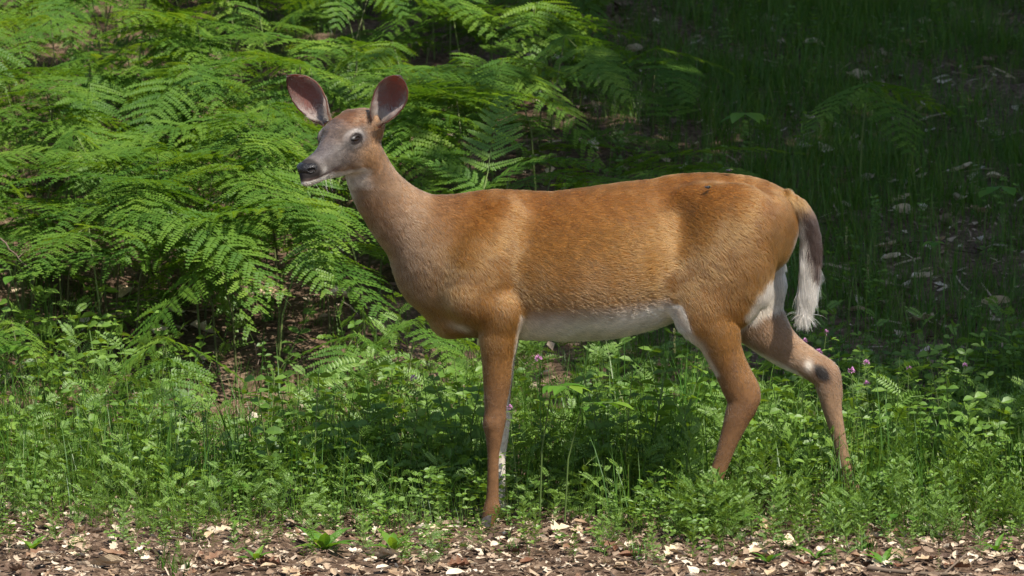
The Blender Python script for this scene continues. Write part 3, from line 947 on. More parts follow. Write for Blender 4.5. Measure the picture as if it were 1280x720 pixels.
# --- two flies on the back
fly_mat = plain_mat('fly_body', [(.3, (.012, .012, .014)), (.7, (.05, .05, .055))], .4, 200, use_tint=False)
for (px, py, y, lab) in ((886, 236.5, -.062, 'lower of the two small black flies on the deer\'s rump'), (911, 220.5, -.022, 'upper of the two small black flies, on top of the deer\'s rump')):
    c = P(px, py, y)
    k = int(np.argmin(((bV - c) ** 2)[:, 0] * 3 + ((bV - c) ** 2)[:, 2] * 3 + (bV[:, 1] > 0) * 9))
    c = bV[k] + bN[k] * .0155
    fl = empty('fly', c, 0, lab, 'fly', 'flies on the deer')
    V1, F1 = sphere((0, 0, 0), .0042, 7, 10, (1.5, 1, 1)); V2, F2 = sphere((-.0072, 0, .0004), .0026, 7, 10)
    put('fly_body', fast_mesh('fly_body', np.concatenate([V1, V2]), np.concatenate([F1, F2 + len(V1)]), smooth=True, mats=(fly_mat,)), fl)
    for s in (-1, 1):
        m = MB(); m.leaf((0, s * .002, .003), *basis((.8, s * .35, .1)), .011, .005)
        put('wing', m.mesh('wing', M['seed']), fl)

# ------------------------------------------------------------------ trees around the clearing (they stand outside the frame and shade the bank)
def tree_mesh(seed, height, radius, crown_lo, n_leaf, lean=(0, 0)):
    """trunk + limbs mesh, crown mesh; leaves gathered in clumps at the ends of the limbs"""
    q = random.Random(seed)
    tk, cr = MB(), MB()
    top = Vector((lean[0], lean[1], height * .82))
    n = 7
    sp = [Vector((top.x * (i / n) ** 1.5 + q.uniform(-.06, .06) * (i > 0), top.y * (i / n) ** 1.5 + q.uniform(-.06, .06) * (i > 0), top.z * i / n - .15)) for i in range(n + 1)]
    tk.tube(sp, [.16 * (1 - .8 * i / n) + (.05 if i == 0 else 0) for i in range(n + 1)], 9)
    clumps = []
    for i in range(26):
        u = q.uniform(crown_lo / height, .97)
        a = i * 2.4 + q.uniform(-.4, .4)
        k = min(int(u / .82 * n), n - 1)
        b = sp[k].lerp(sp[k + 1], min(max(u / .82 * n - k, 0), 1)) if u < .82 else sp[-1]
        prof = math.sin(math.pi * min(max((u * height - crown_lo + .6) / (height - crown_lo + .8), .05), .97)) ** .6
        Ln = radius * prof * q.uniform(.55, 1.0)
        d = Vector((math.cos(a), math.sin(a), q.uniform(.05, .5))).normalized()
        e = b + d * Ln
        m = b.lerp(e, .5) + Vector((0, 0, q.uniform(-.1, .2)))
        tk.tube([b, m, e], [.045, .028, .010], 5)
        for t in (.45, .7, 1.0):
            c = b.lerp(m, t * 2) if t < .5 else m.lerp(e, t * 2 - 1)
            clumps.append((c + Vector((q.uniform(-.25, .25), q.uniform(-.25, .25), q.uniform(-.1, .3))), q.uniform(.45, .85)))
    for i in range(n_leaf):
        c, r = clumps[q.randrange(len(clumps))]
        v = Vector((q.gauss(0, 1), q.gauss(0, 1), q.gauss(0, .7)))
        p = c + v.normalized() * r * q.random() ** .45
        d, s, nn = basis((q.gauss(0, 1), q.gauss(0, 1), q.uniform(-.6, .3)))
        w = q.uniform(.11, .17)
        cr.add([p, p + d * w * .5 + s * w * .42, p + d * w, p + d * w * .5 - s * w * .42], [(0, 1, 2), (0, 2, 3)], q.random())
    return tk.mesh('trunk', M['bark'], True), cr.mesh('crown', M['crown'])


TREES = [tree_mesh(3, 8.4, 2.6, 3.6, 12500), tree_mesh(8, 9.2, 2.9, 3.9, 14500, (.4, -.2)), tree_mesh(12, 7.6, 2.3, 3.2, 10500, (-.3, .1))]


def tree(k, x, y, rz, sc, label):
    t = empty('broadleaf_tree', (x, y, float(hgt(x, y)) - .05), rz, label, 'tree', 'broadleaf trees round the clearing')
    t.scale = (sc,) * 3
    put('trunk', TREES[k][0], t); put('crown', TREES[k][1], t)


for a in ((0, 4.95, -.55, .3, 1.0, 'young broadleaf tree right of the deer, nearest to the verge'),
          (1, 6.3, 3.5, 1.9, 1.0, 'broadleaf tree at the right edge of the shaded bank, second from the verge'),
          (2, 4.05, 1.6, 2.2, .9, 'small broadleaf tree on the bank between the nearest tree and the leaning one'),
          (2, 3.3, 4.2, 4.1, 1.12, 'small broadleaf tree leaning over the shaded bank'),
          (0, 7.2, 6.8, 2.2, 1.05, 'broadleaf tree high on the bank at the right'),
          (1, 4.2, 8.4, 5.0, 1.0, 'broadleaf tree at the top of the bank behind the shaded grass'),
          (2, 0.6, 12.4, .9, 1.1, 'broadleaf tree at the top of the bank straight behind the deer'),
          (0, -4.6, 13.0, 3.3, 1.05, 'broadleaf tree at the top of the bank behind the ferns'),
          (1, -7.8, 8.0, 1.2, 1.0, 'broadleaf tree left of the fern bank'),
          (2, 2.6, 17.5, 2.6, 1.2, 'far broadleaf tree beyond the top of the bank, behind the shaded grass'),
          (1, -2.2, 19.0, .2, 1.15, 'far broadleaf tree beyond the top of the bank, behind the ferns')):
    tree(*a)

# ------------------------------------------------------------------ bracken
ORD = ['first', 'second', 'third', 'fourth', 'fifth', 'sixth', 'seventh', 'eighth', 'ninth', 'tenth', 'eleventh', 'twelfth', 'thirteenth', 'fourteenth', 'fifteenth', 'sixteenth', 'seventeenth', 'eighteenth', 'nineteenth', 'twentieth', 'twenty-first', 'twenty-second', 'twenty-third', 'twenty-fourth']


def fern_blade(seed, Ln, npair, width):
    """triangular bracken leaf along +X, lying in XY, drooping: rachis, pinnae pairs, toothed pinnules"""
    q = random.Random(seed)
    m = MB()
    droop = q.uniform(.02, .20)
    sway = q.uniform(-.05, .05)
    def rach(u): return Vector((Ln * u, sway * Ln * u * u, .05 * Ln * math.sin(u * 2.2) - droop * Ln * u * u))
    m.tube([rach(u) for u in (0, .2, .4, .6, .8, 1)], [.0016, .0014, .0011, .0008, .0006, .0003], 3, .8)
    for i in range(npair):
        u = .03 + .95 * (i / npair) ** .92
        b = rach(u); tg = (rach(min(u + .02, 1.02)) - b).normalized()
        pl = width * Ln * (1 - u) ** .75 * (1 if i else .92) * q.uniform(.9, 1.05) + .008
        for s in (1, -1):
            if q.random() < .02: continue
            b2 = rach(min(u + (.012 if s < 0 else 0), 1))
            ang = R(72 - 22 * u) + q.uniform(-.08, .08)
            side = Vector((0, 0, 1)).cross(tg).normalized()
            d = tg * math.cos(ang) + side * (s * math.sin(ang)) + Vector((0, 0, q.uniform(-.05, .12)))
            d.normalize()
            sd = Vector((0, 0, 1)).cross(d).normalized()
            nn = d.cross(sd).normalized()
            dr = q.uniform(.08, .28); cu = q.uniform(.05, .2)
            t0 = q.uniform(.15, .85)
            def pin(v): return b2 + d * (pl * v) + tg * (cu * pl * v * v) - Vector((0, 0, 1)) * (dr * pl * v * v)
            k = max(4, int(pl / .0120))
            if pl > .03: m.tube([pin(0), pin(.5), pin(1)], [.0008, .0006, .0003], 3, .75)
            for j in range(k):
                v = .05 + .95 * j / k
                c = pin(v)
                L = min(.027, .10 * pl + .0095) * (1 - v) ** .6 * (1 + .9 * max(0, pl - .16)) + .0045
                wd = .0165 if pl > .03 else .012
                for s2 in (1, -1):
                    dd = (sd * s2 * .93 + d * .42 + Vector((0, 0, q.uniform(-.25, .12)))).normalized()
                    a2 = nn.cross(dd).normalized()
                    m.kite(c, dd, a2, nn, L * q.uniform(.85, 1.1), wd, min(max(t0 + q.uniform(-.15, .15) + .15 * v, 0), 1), .25 * s2, .30)
            e = pin(1)
            m.kite(e - d * .004, d, sd, nn, .012, .006, t0)
    return m.mesh('frond_blade', M['fern'])


BL_T = [fern_blade(20 + i, .46 + .03 * i, 10, .40) for i in range(4)]          # terminal leaves
BL_S = [fern_blade(40 + i, .35 + .03 * i, 8, .42) for i in range(4)]          # side leaves
STEMS = {}


def fern(x, y, hgt_, az, tilt, sc, label, group, spread=1.0, nside=2, sink=0.0):
    """stem with one terminal leaf and two (or four) side leaves held out flat; az = heading of the terminal leaf"""
    z = float(hgt(x, y)) - .01
    e = empty('bracken_fern', (x, y, z), 0, label, 'fern', group)
    m = MB()
    hd = Vector((math.cos(az), math.sin(az), 0))
    top = hd * (hgt_ * .18) + Vector((0, 0, hgt_))
    m.tube([Vector((0, 0, -.02)), Vector((0, 0, hgt_ * .5)) + hd * (hgt_ * .04), top], [.0042, .0034, .0022], 5, rng.random())
    tip = top + hd * (.10 * sc) + Vector((0, 0, -.10 * sc * math.sin(tilt)))
    m.tube([top, top.lerp(tip, .5), tip], [.0022, .002, .0018], 4, .8)
    put('stem', m.mesh('stem', M['fern_stem'], True), e)
    def blade(lib, p, a, tl, roll, s):
        o = put('frond_blade', lib[rng.randrange(4)], e, p, None, s)
        h = Vector((math.cos(a) * math.cos(tl), math.sin(a) * math.cos(tl), -math.sin(tl)))
        d, sd, n = basis(h)
        rm = Matrix((d, -sd, n)).transposed().to_4x4() @ Matrix.Rotation(roll, 4, 'X')
        o.rotation_euler = rm.to_euler()
    blade(BL_T, tip, az, tilt, rng.uniform(-.25, .25), sc)
    for i in range(nside):
        s = 1 if i % 2 else -1
        up = i // 2
        p = top.lerp(tip, .0 if not up else .95)
        a = az + s * R(rng.uniform(58, 80) * spread)
        blade(BL_S, p, a, tilt * .6 + rng.uniform(-.15, .3), -s * rng.uniform(.0, .35), sc * (1 if not up else .72) * rng.uniform(.85, 1.05))
    return e


def ordlab(items, fmt):
    """items: list of (px, obj); label them from left to right"""
    items.sort(key=lambda t: t[0])
    for k, (_, o) in enumerate(items):
        o['label'] = fmt.format(ORD[k])


AZC = -math.pi / 2            # towards the camera
F_ALL = []


def fern_at(px, py, y, az, tilt, sc, label=None, group='bracken ferns of the sunny bank', nside=2, spread=1.0):
    """fern whose leaf joint shows at photo pixel (px, py) when it stands at depth y"""
    p = P(px, py, y)
    h = max(.10, p[2] - float(hgt(p[0], y)))
    x = p[0] - math.cos(az) * h * .18
    return fern(x, y - math.sin(az) * h * .18, h, az, tilt, sc, label, group, spread, nside)


# the ones that can be picked out one by one
HERO = [
    (322, 205, 2.6, AZC - .3, .95, 1.00, 'upright bracken fern just left of the deer\'s nose, its whole triangular leaf facing out', 4),
    (245, 305, 2.2, AZC - 1.1, .12, 1.10, 'broad flat bracken fern low in front of the bank, level with the deer\'s neck', 2),
    (362, 300, 2.3, AZC + .7, .32, 1.10, 'bracken fern reaching right to the deer\'s throat, dark toothed leaves', 2),
    (205, 420, 1.25, AZC + .2, .75, .78, 'small bracken fern standing alone below the bank on the left', 4),
    (110, 255, 2.7, AZC - .9, .20, 1.05, 'bracken fern with level leaves left of the broad flat one', 2),
    (20, 270, 2.5, AZC - .2, .30, .95, 'bracken fern at the left edge of the picture, level with the deer\'s muzzle', 2),
    (15, 400, 1.35, AZC - .5, .35, .62, 'small pale bracken fern low at the left edge of the picture', 2),
    (605, 225, 2.0, AZC + math.pi - .2, -.95, .62, 'small upright bracken fern behind the deer\'s withers, its leaf standing like a feather', 2),
    (640, 205, 2.7, AZC + .8, -.10, .80, 'pale green bracken fern behind the deer\'s back, right of the feather-like one', 2),
    (560, 245, 2.2, AZC + .3, .10, .80, 'low bracken fern just above the dip behind the deer\'s neck', 2),
    (690, 215, 2.5, AZC + .9, .15, .85, 'bracken fern behind the deer\'s back with leaves spread to the right', 2),
    (570, 110, 3.6, AZC + 1.2, .05, .85, 'bright yellow-green bracken fern right of the deer\'s near ear', 2),
    (445, 85, 3.7, AZC + 1.5, .0, .9, 'bright bracken fern between the deer\'s two ears', 2),
    (815, 212, 3.0, AZC + .8, .1, .70, 'dim bracken fern behind the middle of the deer\'s back', 2),
    (1085, 105, 4.2, AZC + .3, .35, .85, 'lone bracken fern in the shaded grass at the upper right', 2),
    (905, 210, 3.0, AZC - .4, .15, .62, 'dim bracken fern just above the deer\'s rump', 2),
    (520, 395, 1.1, AZC + .5, .4, .60, 'small bracken fern in front of the deer\'s chest', 2),
    (445, 415, 1.2, AZC - .3, .45, .60, 'small bracken fern below the deer\'s neck', 2),
    (160, 75, 4.2, AZC - .4, .6, 1.0, 'bracken fern high at the upper left with a leaf facing out', 4),
    (226, 20, 4.6, AZC + .1, .9, .9, 'tall bracken fern at the upper left, its leaf hanging like a triangle', 4),
    (690, 30, 4.9, AZC + .6, .3, 1.0, 'bracken fern arching over the dark hollow at the top', 2),
    (820, 60, 5.0, AZC + .2, .35, .9, 'dark bracken fern right of the hollow at the top', 2),
]
for (px, py, y, az, tl, sc, lab, ns) in HERO:
    F_ALL.append(fern_at(px, py, y, az, tl, sc, lab, 'bracken ferns that stand out', ns))
# the crowd on the bank, row behind row
ROWS = [('front row', 2.2, 12, -250, 430, .42, .56), ('second row', 2.6, 14, -260, 490, .44, .60), ('third row', 3.0, 15, -260, 540, .48, .62), ('fourth row', 3.5, 16, -260, 600, .48, .66),
        ('fifth row', 4.0, 17, -260, 680, .48, .68), ('sixth row', 4.6, 17, -260, 720, .48, .7), ('seventh row', 5.2, 17, -260, 740, .48, .7), ('eighth row', 5.9, 17, -260, 700, .5, .7),
        ('ninth row', 6.7, 17, -260, 700, .5, .7), ('tenth row', 7.6, 16, -260, 700, .5, .7), ('back row', 8.6, 14, -260, 720, .5, .7)]
for name, y0, n, x0, x1, h0, h1 in ROWS:
    row = []
    for i in range(n):
        px = x0 + (x1 - x0) * (i + .5 + rng.uniform(-.35, .35)) / n
        y = y0 + rng.uniform(-.25, .25)
        x = (px - 640) / FPX * (y + 12.0)
        h = rng.uniform(h0, h1) * (1 if px < 480 else .85)
        o = fern(x, y, h, AZC + rng.uniform(-1.7, 1.7), rng.choice((-.1, .1, .25, .4, .6, .85)) + rng.uniform(-.12, .12), rng.uniform(.72, 1.05), None,
                 'bracken ferns of the sunny bank', 1.0, 2 if rng.random() < .7 else 4)
        row.append((px, o))
    ordlab(row, 'bracken fern of the crowded bank, {} from the left in the ' + name)

# young fronds and runners under the tall ones: one mass
BA = []
for o_ in (*BL_T[:3], *BL_S[:3]):
    V = np.empty(len(o_.vertices) * 3, np.float32); o_.vertices.foreach_get('co', V)
    F = np.empty(len(o_.polygons) * 3, np.int32); o_.polygons.foreach_get('vertices', F)
    T = np.empty(len(o_.vertices), np.float32); o_.attributes['tint'].data.foreach_get('value', T)
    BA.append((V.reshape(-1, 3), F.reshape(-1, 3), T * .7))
sp = []
for n in range(520):
    y = 2.5 + 7.0 * rng.random()
    x = rng.uniform(-3.6, -.15 + .09 * (y - 2)) if n < 480 else rng.uniform(-.2, .6)
    sp.append((rng.randrange(6), x, y, float(hgt(x, y)) + rng.uniform(.06, .38), rng.uniform(0, 6.28), rng.uniform(.6, 1.05), rng.uniform(-.35, .35), rng.uniform(-.35, .35)))
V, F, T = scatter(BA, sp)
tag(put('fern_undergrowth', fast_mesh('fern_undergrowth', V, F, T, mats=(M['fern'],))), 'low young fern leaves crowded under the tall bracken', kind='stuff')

# ------------------------------------------------------------------ herbs, clover, grass
Zu = Vector((0, 0, 1))


def curve_pts(h, lean, a, n=5, bow=.4):
    hd = Vector((math.cos(a), math.sin(a), 0))
    return [hd * (lean * h * (i / n) ** (1 + bow)) + Zu * (h * (i / n) * (1 - .10 * lean * i / n)) for i in range(n + 1)]


def along(pts, u):
    k = min(int(u * (len(pts) - 1)), len(pts) - 2)
    t = u * (len(pts) - 1) - k
    return pts[k].lerp(pts[k + 1], t), (pts[k + 1] - pts[k]).normalized()


def pinnate(m, b, d, L, npair, ll, lw, q, up=Zu, droop=.25, fwd=.35, t0=.5, taper=.5, rach=True):
    """a feather leaf: paired leaflets on a drooping rachis"""
    up = Vector((q.uniform(-.6, .6), -.85 + q.uniform(-.5, .5), 1)).normalized()
    d, s, n = basis(d, up)
    def at_(u): return b + d * (L * u) - Zu * (droop * L * u * u)
    if rach: m.tube([at_(0), at_(.5), at_(1)], [.0009, .0007, .0004], 3, .8)
    for i in range(npair):
        u = .12 + .86 * i / npair
        c = at_(u)
        k = (1 - taper * abs(u - .45) * 1.6) * q.uniform(.85, 1.1)
        for sg in (1, -1):
            dd = (s * sg + d * fwd + n * q.uniform(-.15, .3)).normalized()
            a2 = n.cross(dd).normalized()
            m.kite(c, dd, a2, n, ll * k, lw * k, min(max(t0 + q.uniform(-.2, .2), 0), 1), .3 * sg)
    e = at_(1)
    m.kite(e, (d - Zu * droop).normalized(), s, n, ll, lw, t0)


def proto_vetch(seed, h):
    q = random.Random(seed); st, lf = MB(), MB()
    for sidx in range(q.choice((1, 2, 2))):
        a = q.uniform(0, 6.28); hh = h * q.uniform(.75, 1)
        pts = curve_pts(hh, q.uniform(.1, .4), a)
        st.tube(pts, [.0016, .0015, .0013, .0011, .0009, .0006], 3, q.random() * .6)
        n = int(hh / .033)
        for i in range(n):
            u = .12 + .86 * i / n
            b, tg = along(pts, u)
            az = i * 2.4 + q.uniform(-.5, .5)
            d = Vector((math.cos(az), math.sin(az), q.uniform(.25, 1.3)))
            pinnate(lf, b, d, q.uniform(.085, .135) * (1 - .35 * u), q.choice((8, 9, 10)), .0185, .0078, q, droop=q.uniform(.1, .5), t0=.35 + .4 * u)
    return st, lf


def proto_sweetfern(seed, h):
    """upright stem with a whorl of long lobed leaves, feather-like from the side"""
    q = random.Random(seed); st, lf = MB(), MB()
    pts = curve_pts(h, q.uniform(.02, .2), q.uniform(0, 6.28))
    st.tube(pts, [.0022, .002, .0018, .0015, .0012, .0008], 4, .2)
    n = int(h / .0125)
    for i in range(n):
        u = .15 + .84 * i / n
        b, tg = along(pts, u)
        az = i * 2.4
        d = Vector((math.cos(az), math.sin(az), .45 + .9 * u))
        L = .082 * (1 - .62 * u * u) * q.uniform(.85, 1.1)
        pinnate(lf, b, d, L, 8, .0125, .0085, q, droop=.2, fwd=.45, t0=.35 + .5 * u, taper=.65)
    return st, lf


def proto_clover(seed, h, flowers=0):
    q = random.Random(seed); st, lf, fl = MB(), MB(), []
    for k in range(q.choice((4, 5, 6)) + flowers):
        a = q.uniform(0, 6.28); hh = h * (q.uniform(.45, .95) if k >= flowers else q.uniform(.95, 1.05))
        pts = curve_pts(hh, q.uniform(.15, .55) if k >= flowers else q.uniform(.05, .25), a)
        st.tube(pts, [.0014, .0013, .0012, .001, .0009, .0008], 3, q.random())
        nodes = [1.0] if k >= flowers else [.55, .8, .97]
        if k >= flowers and q.random() < .6: nodes.append(q.uniform(.5, .75))
        for u in nodes:
            b, tg = along(pts, u * .999)
            az = q.uniform(0, 6.28)
            if u < 1 and k >= flowers:
                b2 = b + Vector((math.cos(az), math.sin(az), .6)) * .025
                st.tube([b, b2], [.0008, .0006], 3, .6); b = b2
            for j in range(3):
                aj = az + j * 2.094
                d = Vector((math.cos(aj), math.sin(aj), q.uniform(-.1, .45)))
                d, s, n = basis(d, Vector((q.uniform(-.6, .6), -.85 + q.uniform(-.5, .5), 1)))
                lf.leaf(b, d, s, n, q.uniform(.022, .032), q.uniform(.014, .019), q.uniform(.3, .8), .25, .3, (0, .9, .85, 0))
        if k < flowers: fl.append(pts[-1] + Zu * .006)
    return st, lf, fl


def proto_leafy(seed, h):
    q = random.Random(seed); st, lf = MB(), MB()
    for sidx in range(q.choice((1, 1, 2))):
        pts = curve_pts(h * q.uniform(.8, 1), q.uniform(.05, .3), q.uniform(0, 6.28))
        st.tube(pts, [.002, .0018, .0016, .0013, .001, .0007], 4, q.random())
        n = max(4, int(h / .034))
        for i in range(n):
            u = .2 + .79 * i / n
            b, tg = along(pts, u)
            az = (i % 2) * 1.57 + sidx + q.uniform(-.3, .3)
            for sg in (0, math.pi):
                d, s, nn = basis(Vector((math.cos(az + sg), math.sin(az + sg), q.uniform(.1, .6))), Vector((q.uniform(-.6, .6), -.85 + q.uniform(-.5, .5), 1)))
                lf.leaf(b, d, s, nn, q.uniform(.034, .052) * (1.15 - .5 * u), q.uniform(.016, .022), .3 + .5 * u * q.random(), q.uniform(.2, .6), .3)
    return st, lf


def blade(m, b, a, h, lean, w, t, n=3):
    hd = Vector((math.cos(a), math.sin(a), 0)); sd = Vector((-math.sin(a), math.cos(a), 0))
    vs = []
    for i in range(n):
        u = i / n
        c = b + hd * (lean * h * u * u) + Zu * (h * u * (1 - .25 * lean * u))
        ww = w * (1 - u) ** .6
        vs += [c - sd * ww, c + sd * ww]
    vs.append(b + hd * (lean * h) + Zu * (h * (1 - .25 * lean)))
    fs = []
    for i in range(n - 1):
        k = 2 * i
        fs += [(k, k + 1, k + 3), (k, k + 3, k + 2)]
    fs.append((2 * n - 2, 2 * n - 1, 2 * n))
    m.add(vs, fs, t)


def proto_grass(seed, h, nb, rad=.03, w=.0018, lean=(.1, .6)):
    q = random.Random(seed); m = MB()
    for i in range(nb):
        a = q.uniform(0, 6.28); r = rad * q.random() ** .5
        blade(m, Vector((math.cos(a) * r, math.sin(a) * r, -.01)), q.uniform(0, 6.28), h * q.uniform(.5, 1.05), q.uniform(*lean), w * q.uniform(.7, 1.3), q.random(), 4)
    return m


def joined(st, lf):
    a, b = st.arrays(), lf.arrays()
    return np.concatenate([a[0], b[0]]), np.concatenate([a[1], b[1] + len(a[0])]), np.concatenate([a[2] * .5, b[2]])


KIND = {
    'feathery_herb': [proto_vetch(i, .27 + .03 * i) for i in range(5)],
    'sweet_fern': [proto_sweetfern(60 + i, .24 + .035 * i) for i in range(4)],
    'clover': [proto_clover(80 + i, .20 + .03 * i)[:2] for i in range(5)],
    'leafy_herb': [proto_leafy(100 + i, .26 + .03 * i) for i in range(4)],
}
KH = {'feathery_herb': [.27 + .03 * i for i in range(5)], 'sweet_fern': [.24 + .035 * i for i in range(4)], 'clover': [.20 + .03 * i for i in range(5)], 'leafy_herb': [.26 + .03 * i for i in range(4)]}
KMESH = {k: [(a.mesh('stem', M['stem']), b.mesh('leaves', M['herb'])) for a, b in v] for k, v in KIND.items()}
KARR = {k: [joined(a, b) for a, b in v] for k, v in KIND.items()}
NICE = {'feathery_herb': 'feathery green herb with small paired leaflets', 'sweet_fern': 'upright sweet fern with narrow toothed leaves', 'clover': 'clover with three-part leaves', 'leafy_herb': 'leafy green herb with paired oval leaves'}


def blocked(px, y, h):
    """keep the parts of the deer the photograph shows clear of plants standing in front"""
    if y > -.06: return False
    if 585 < px < 650: return h > .07
    if 835 < px < 1085: return h > .15
    return False


def front_edge(px):
    return .05 * math.sin(px * .047) + .05 * math.sin(px * .019 + 1) + float(np.interp(px, [-50, 120, 400, 560, 640, 700, 850, 1080, 1330], [-.20, -.21, -.23, -.16, -.13, -.15, -.26, -.29, -.25]))


def bare(x, y):
    """litter shows through: the little hollow on the left and the strip before the ferns"""
    b = math.exp(-((x + .78) / .22) ** 2 - ((y - 1.45) / .30) ** 2) + .9 * math.exp(-((y - 2.35 - .1 * math.sin(x * 3)) / .28) ** 2) * (x < -.30)
    return min(b, 1)


herb_objs = []


def herb(kind, x, y, h, label=None, group='herbs along the verge'):
    i = rng.randrange(len(KMESH[kind])); sc = h / KH[kind][i]
    e = empty(kind, (x, y, float(hgt(x, y)) - .006), rng.uniform(0, 6.28), label, 'herb', group)
    e.scale = (sc,) * 3
    e.rotation_euler[0] = rng.uniform(-.12, .12); e.rotation_euler[1] = rng.uniform(-.12, .12)
    put('stem', KMESH[kind][i][0], e); put('leaves', KMESH[kind][i][1], e)
    return e


def pick(x, y):
    v = math.sin(x * 3.1 + 1) * math.sin(y * 4 + x) * .5 + rng.uniform(-.5, .5)
    px = 640 + x / .00215
    if px > 830 and y < .2 and rng.random() < .55: return 'sweet_fern'
    return 'feathery_herb' if v > -.18 else ('clover' if v > -.42 else 'leafy_herb')


# the nearest plants, each a thing of its own
cells = {}
n_ind = 0
tries = 0
while n_ind < 275 and tries < 6000:
    tries += 1
    px = rng.uniform(-40, 1320)
    y = front_edge(px) + abs(rng.gauss(0, .30))
    if y > 1.1: continue
    x = (px - 640) / FPX * (y + 12)
    u = y - front_edge(px)
    h = min(.36, .07 + .42 * u) * rng.uniform(.75, 1.15) + .03
    if px < 360: h = min(h, .13 + .2 * u)
    h = max(h, .07)
    if blocked(px, y, h):
        h = .10
        if blocked(px, y, h): continue
    if rng.random() < bare(x, y): continue
    k = pick(x, y)
    o = herb(k, x, y, h)
    band = 'front edge' if u < .12 else ('middle' if u < .35 else 'back')
    zone = 'left of the deer\'s neck' if px < 380 else ('between neck and front legs' if px < 600 else ('under the belly' if px < 850 else ('round the hind legs' if px < 1085 else 'right of the hind legs')))
    cells.setdefault((k, band, zone), []).append((px, o))
    n_ind += 1
SHORT = {'feathery_herb': 'feathery herb', 'sweet_fern': 'upright sweet fern', 'clover': 'three-leaved clover', 'leafy_herb': 'oval-leaved herb'}
for (k, band, zone), it in cells.items():
    while len(it) > 15:
        o = it.pop()[1]; bpy.data.objects.remove(o.children[0]); bpy.data.objects.remove(o.children[0]); bpy.data.objects.remove(o)
    ordlab(it, SHORT[k] + ', ' + band + ' of the verge, ' + zone + ', {} from left')

# plants placed one by one
for px, py, h, lab in ((1070, 652, .155, 'tall feathery sweet fern in front of the deer\'s far hind foot'), (1012, 668, .17, 'sweet fern left of the tallest one, between the hind feet'),
                       (966, 672, .14, 'short sweet fern between the two hind feet'), (1120, 650, .2, 'sweet fern just right of the far hind foot'), (1180, 655, .17, 'dim sweet fern right of the clover flowers'),
                       (690, 640, .13, 'small feathery sweet fern just right of the front hooves')):
    g = ground(px, py)
    herb('sweet_fern', g[0], g[1], h, lab, 'sweet ferns that stand out')


def big_leaf_plant(name, px, py, y, az, leaves, label, cat='plant', mat='broad', arch=0.6, L=.07, Wd=.034, top_h=None):
    """stem placed so that its tip shows at (px, py); leaves = number along the upper stem"""
    p = P(px, py, y); g = float(hgt(p[0], y)); h = max(p[2] - g, .06)
    e = empty(name, (p[0] - math.cos(az) * h * .15, y - math.sin(az) * h * .15, g - .005), 0, label, cat)
    hd = Vector((math.cos(az), math.sin(az), 0))
    pts = [Vector((0, 0, 0)), Zu * h * .55 + hd * h * .03, Zu * h + hd * h * .15, Zu * h * (1 + .02) + hd * (h * .15 + arch * .14)]
    m = MB(); m.tube(pts, [.0028, .0024, .0018, .0009], 5, .3); put('stem', m.mesh('stem', M['stem'], True), e)
    sd = Vector((-hd.y, hd.x, 0))
    for i in range(leaves):
        u = 1 - .45 * i / leaves
        b, tg = along(pts, u * .999)
        s = 1 if i % 2 else -1
        d, s_, n = basis(sd * s * (.9 if i else .1) + hd * .55 + Zu * rng.uniform(-.25, .3) * (1 if i else .3))
        m = MB(); m.leaf((0, 0, 0), d, s_, n, L * rng.uniform(.8, 1.15), Wd * rng.uniform(.85, 1.1), rng.random(), rng.uniform(.25, .7), .2, (0, .62, .98, .88, .5, 0))
        put('leaf', m.mesh('leaf', M[mat]), e, b)
    return e


big_leaf_plant('sapling', 690, 480, -.10, AZC + .6, 9, 'bright green sapling with long oval leaves just right of the front legs')
big_leaf_plant('sapling', 728, 502, -.08, AZC + 1.2, 5, 'small oval-leaved sapling right of the bright one, under the belly')
big_leaf_plant('dogbane', 40, 430, 1.3, AZC - 1.3, 9, 'pale dogbane shoot with drooping leaves in a row at the left edge', L=.075, Wd=.04)
big_leaf_plant('dogbane', 12, 335, 2.1, AZC - 1.2, 6, 'dogbane shoot below the fern at the left edge', L=.07, Wd=.04)
big_leaf_plant('seedling', 1120, 508, .5, AZC + 1.4, 4, 'seedling with two broad leaves right of the clover flowers', L=.06, Wd=.04)
big_leaf_plant('seedling', 1165, 300, 2.7, AZC, 3, 'tiny yellow-green seedling in the shaded grass right of the tail', L=.05, Wd=.03)
big_leaf_plant('seedling', 936, 140, 4.0, AZC - .3, 5, 'broad-leaved seedling in the shade above the rump', L=.10, Wd=.055)
big_leaf_plant('seedling', 1238, 232, 3.4, AZC + .5, 5, 'low broad-leaved seedling in the shade at the right edge', L=.08, Wd=.05)
big_leaf_plant('seedling', 300, 600, .15, AZC, 5, 'oval-leaved seedling in the middle of the herbs on the left', L=.05, Wd=.026)
big_leaf_plant('seedling', 300, 690, -.28, AZC, 3, 'small bright seedling on the litter at lower left', L=.036, Wd=.02)
big_leaf_plant('seedling', 1120, 645, -.2, AZC + .4, 3, 'seedling with one round leaf right of the hind feet', L=.045, Wd=.034)
big_leaf_plant('seedling', 582, 610, -.05, AZC + 2.4, 4, 'seedling with long narrow leaves left of the front hoof', L=.07, Wd=.022, arch=.1)
big_leaf_plant('seedling', 940, 640, -.22, AZC, 3, 'seedling with two round leaves between the hind feet', L=.034, Wd=.02)


def rosette(px, py, n, L, label):
    g = ground(px, py)
    e = empty('plantain', g, 0, label, 'plant', 'leafy rosettes on the litter')
    for i in range(n):
        L_ = L * 1.45; a = i * 2.4 + rng.uniform(-.3, .3)
        d, s, nn = basis((math.cos(a), math.sin(a), rng.uniform(.5, 1.9)))
        m = MB(); m.leaf((0, 0, 0), d, s, nn, L_ * rng.uniform(.7, 1.1), L_ * .26, rng.random(), rng.uniform(.5, 1.1), .35, (.25, .7, 1, .8, .4, 0))
        put('leaf', m.mesh('leaf', M['broad']), e, (0, 0, .002))
    return e


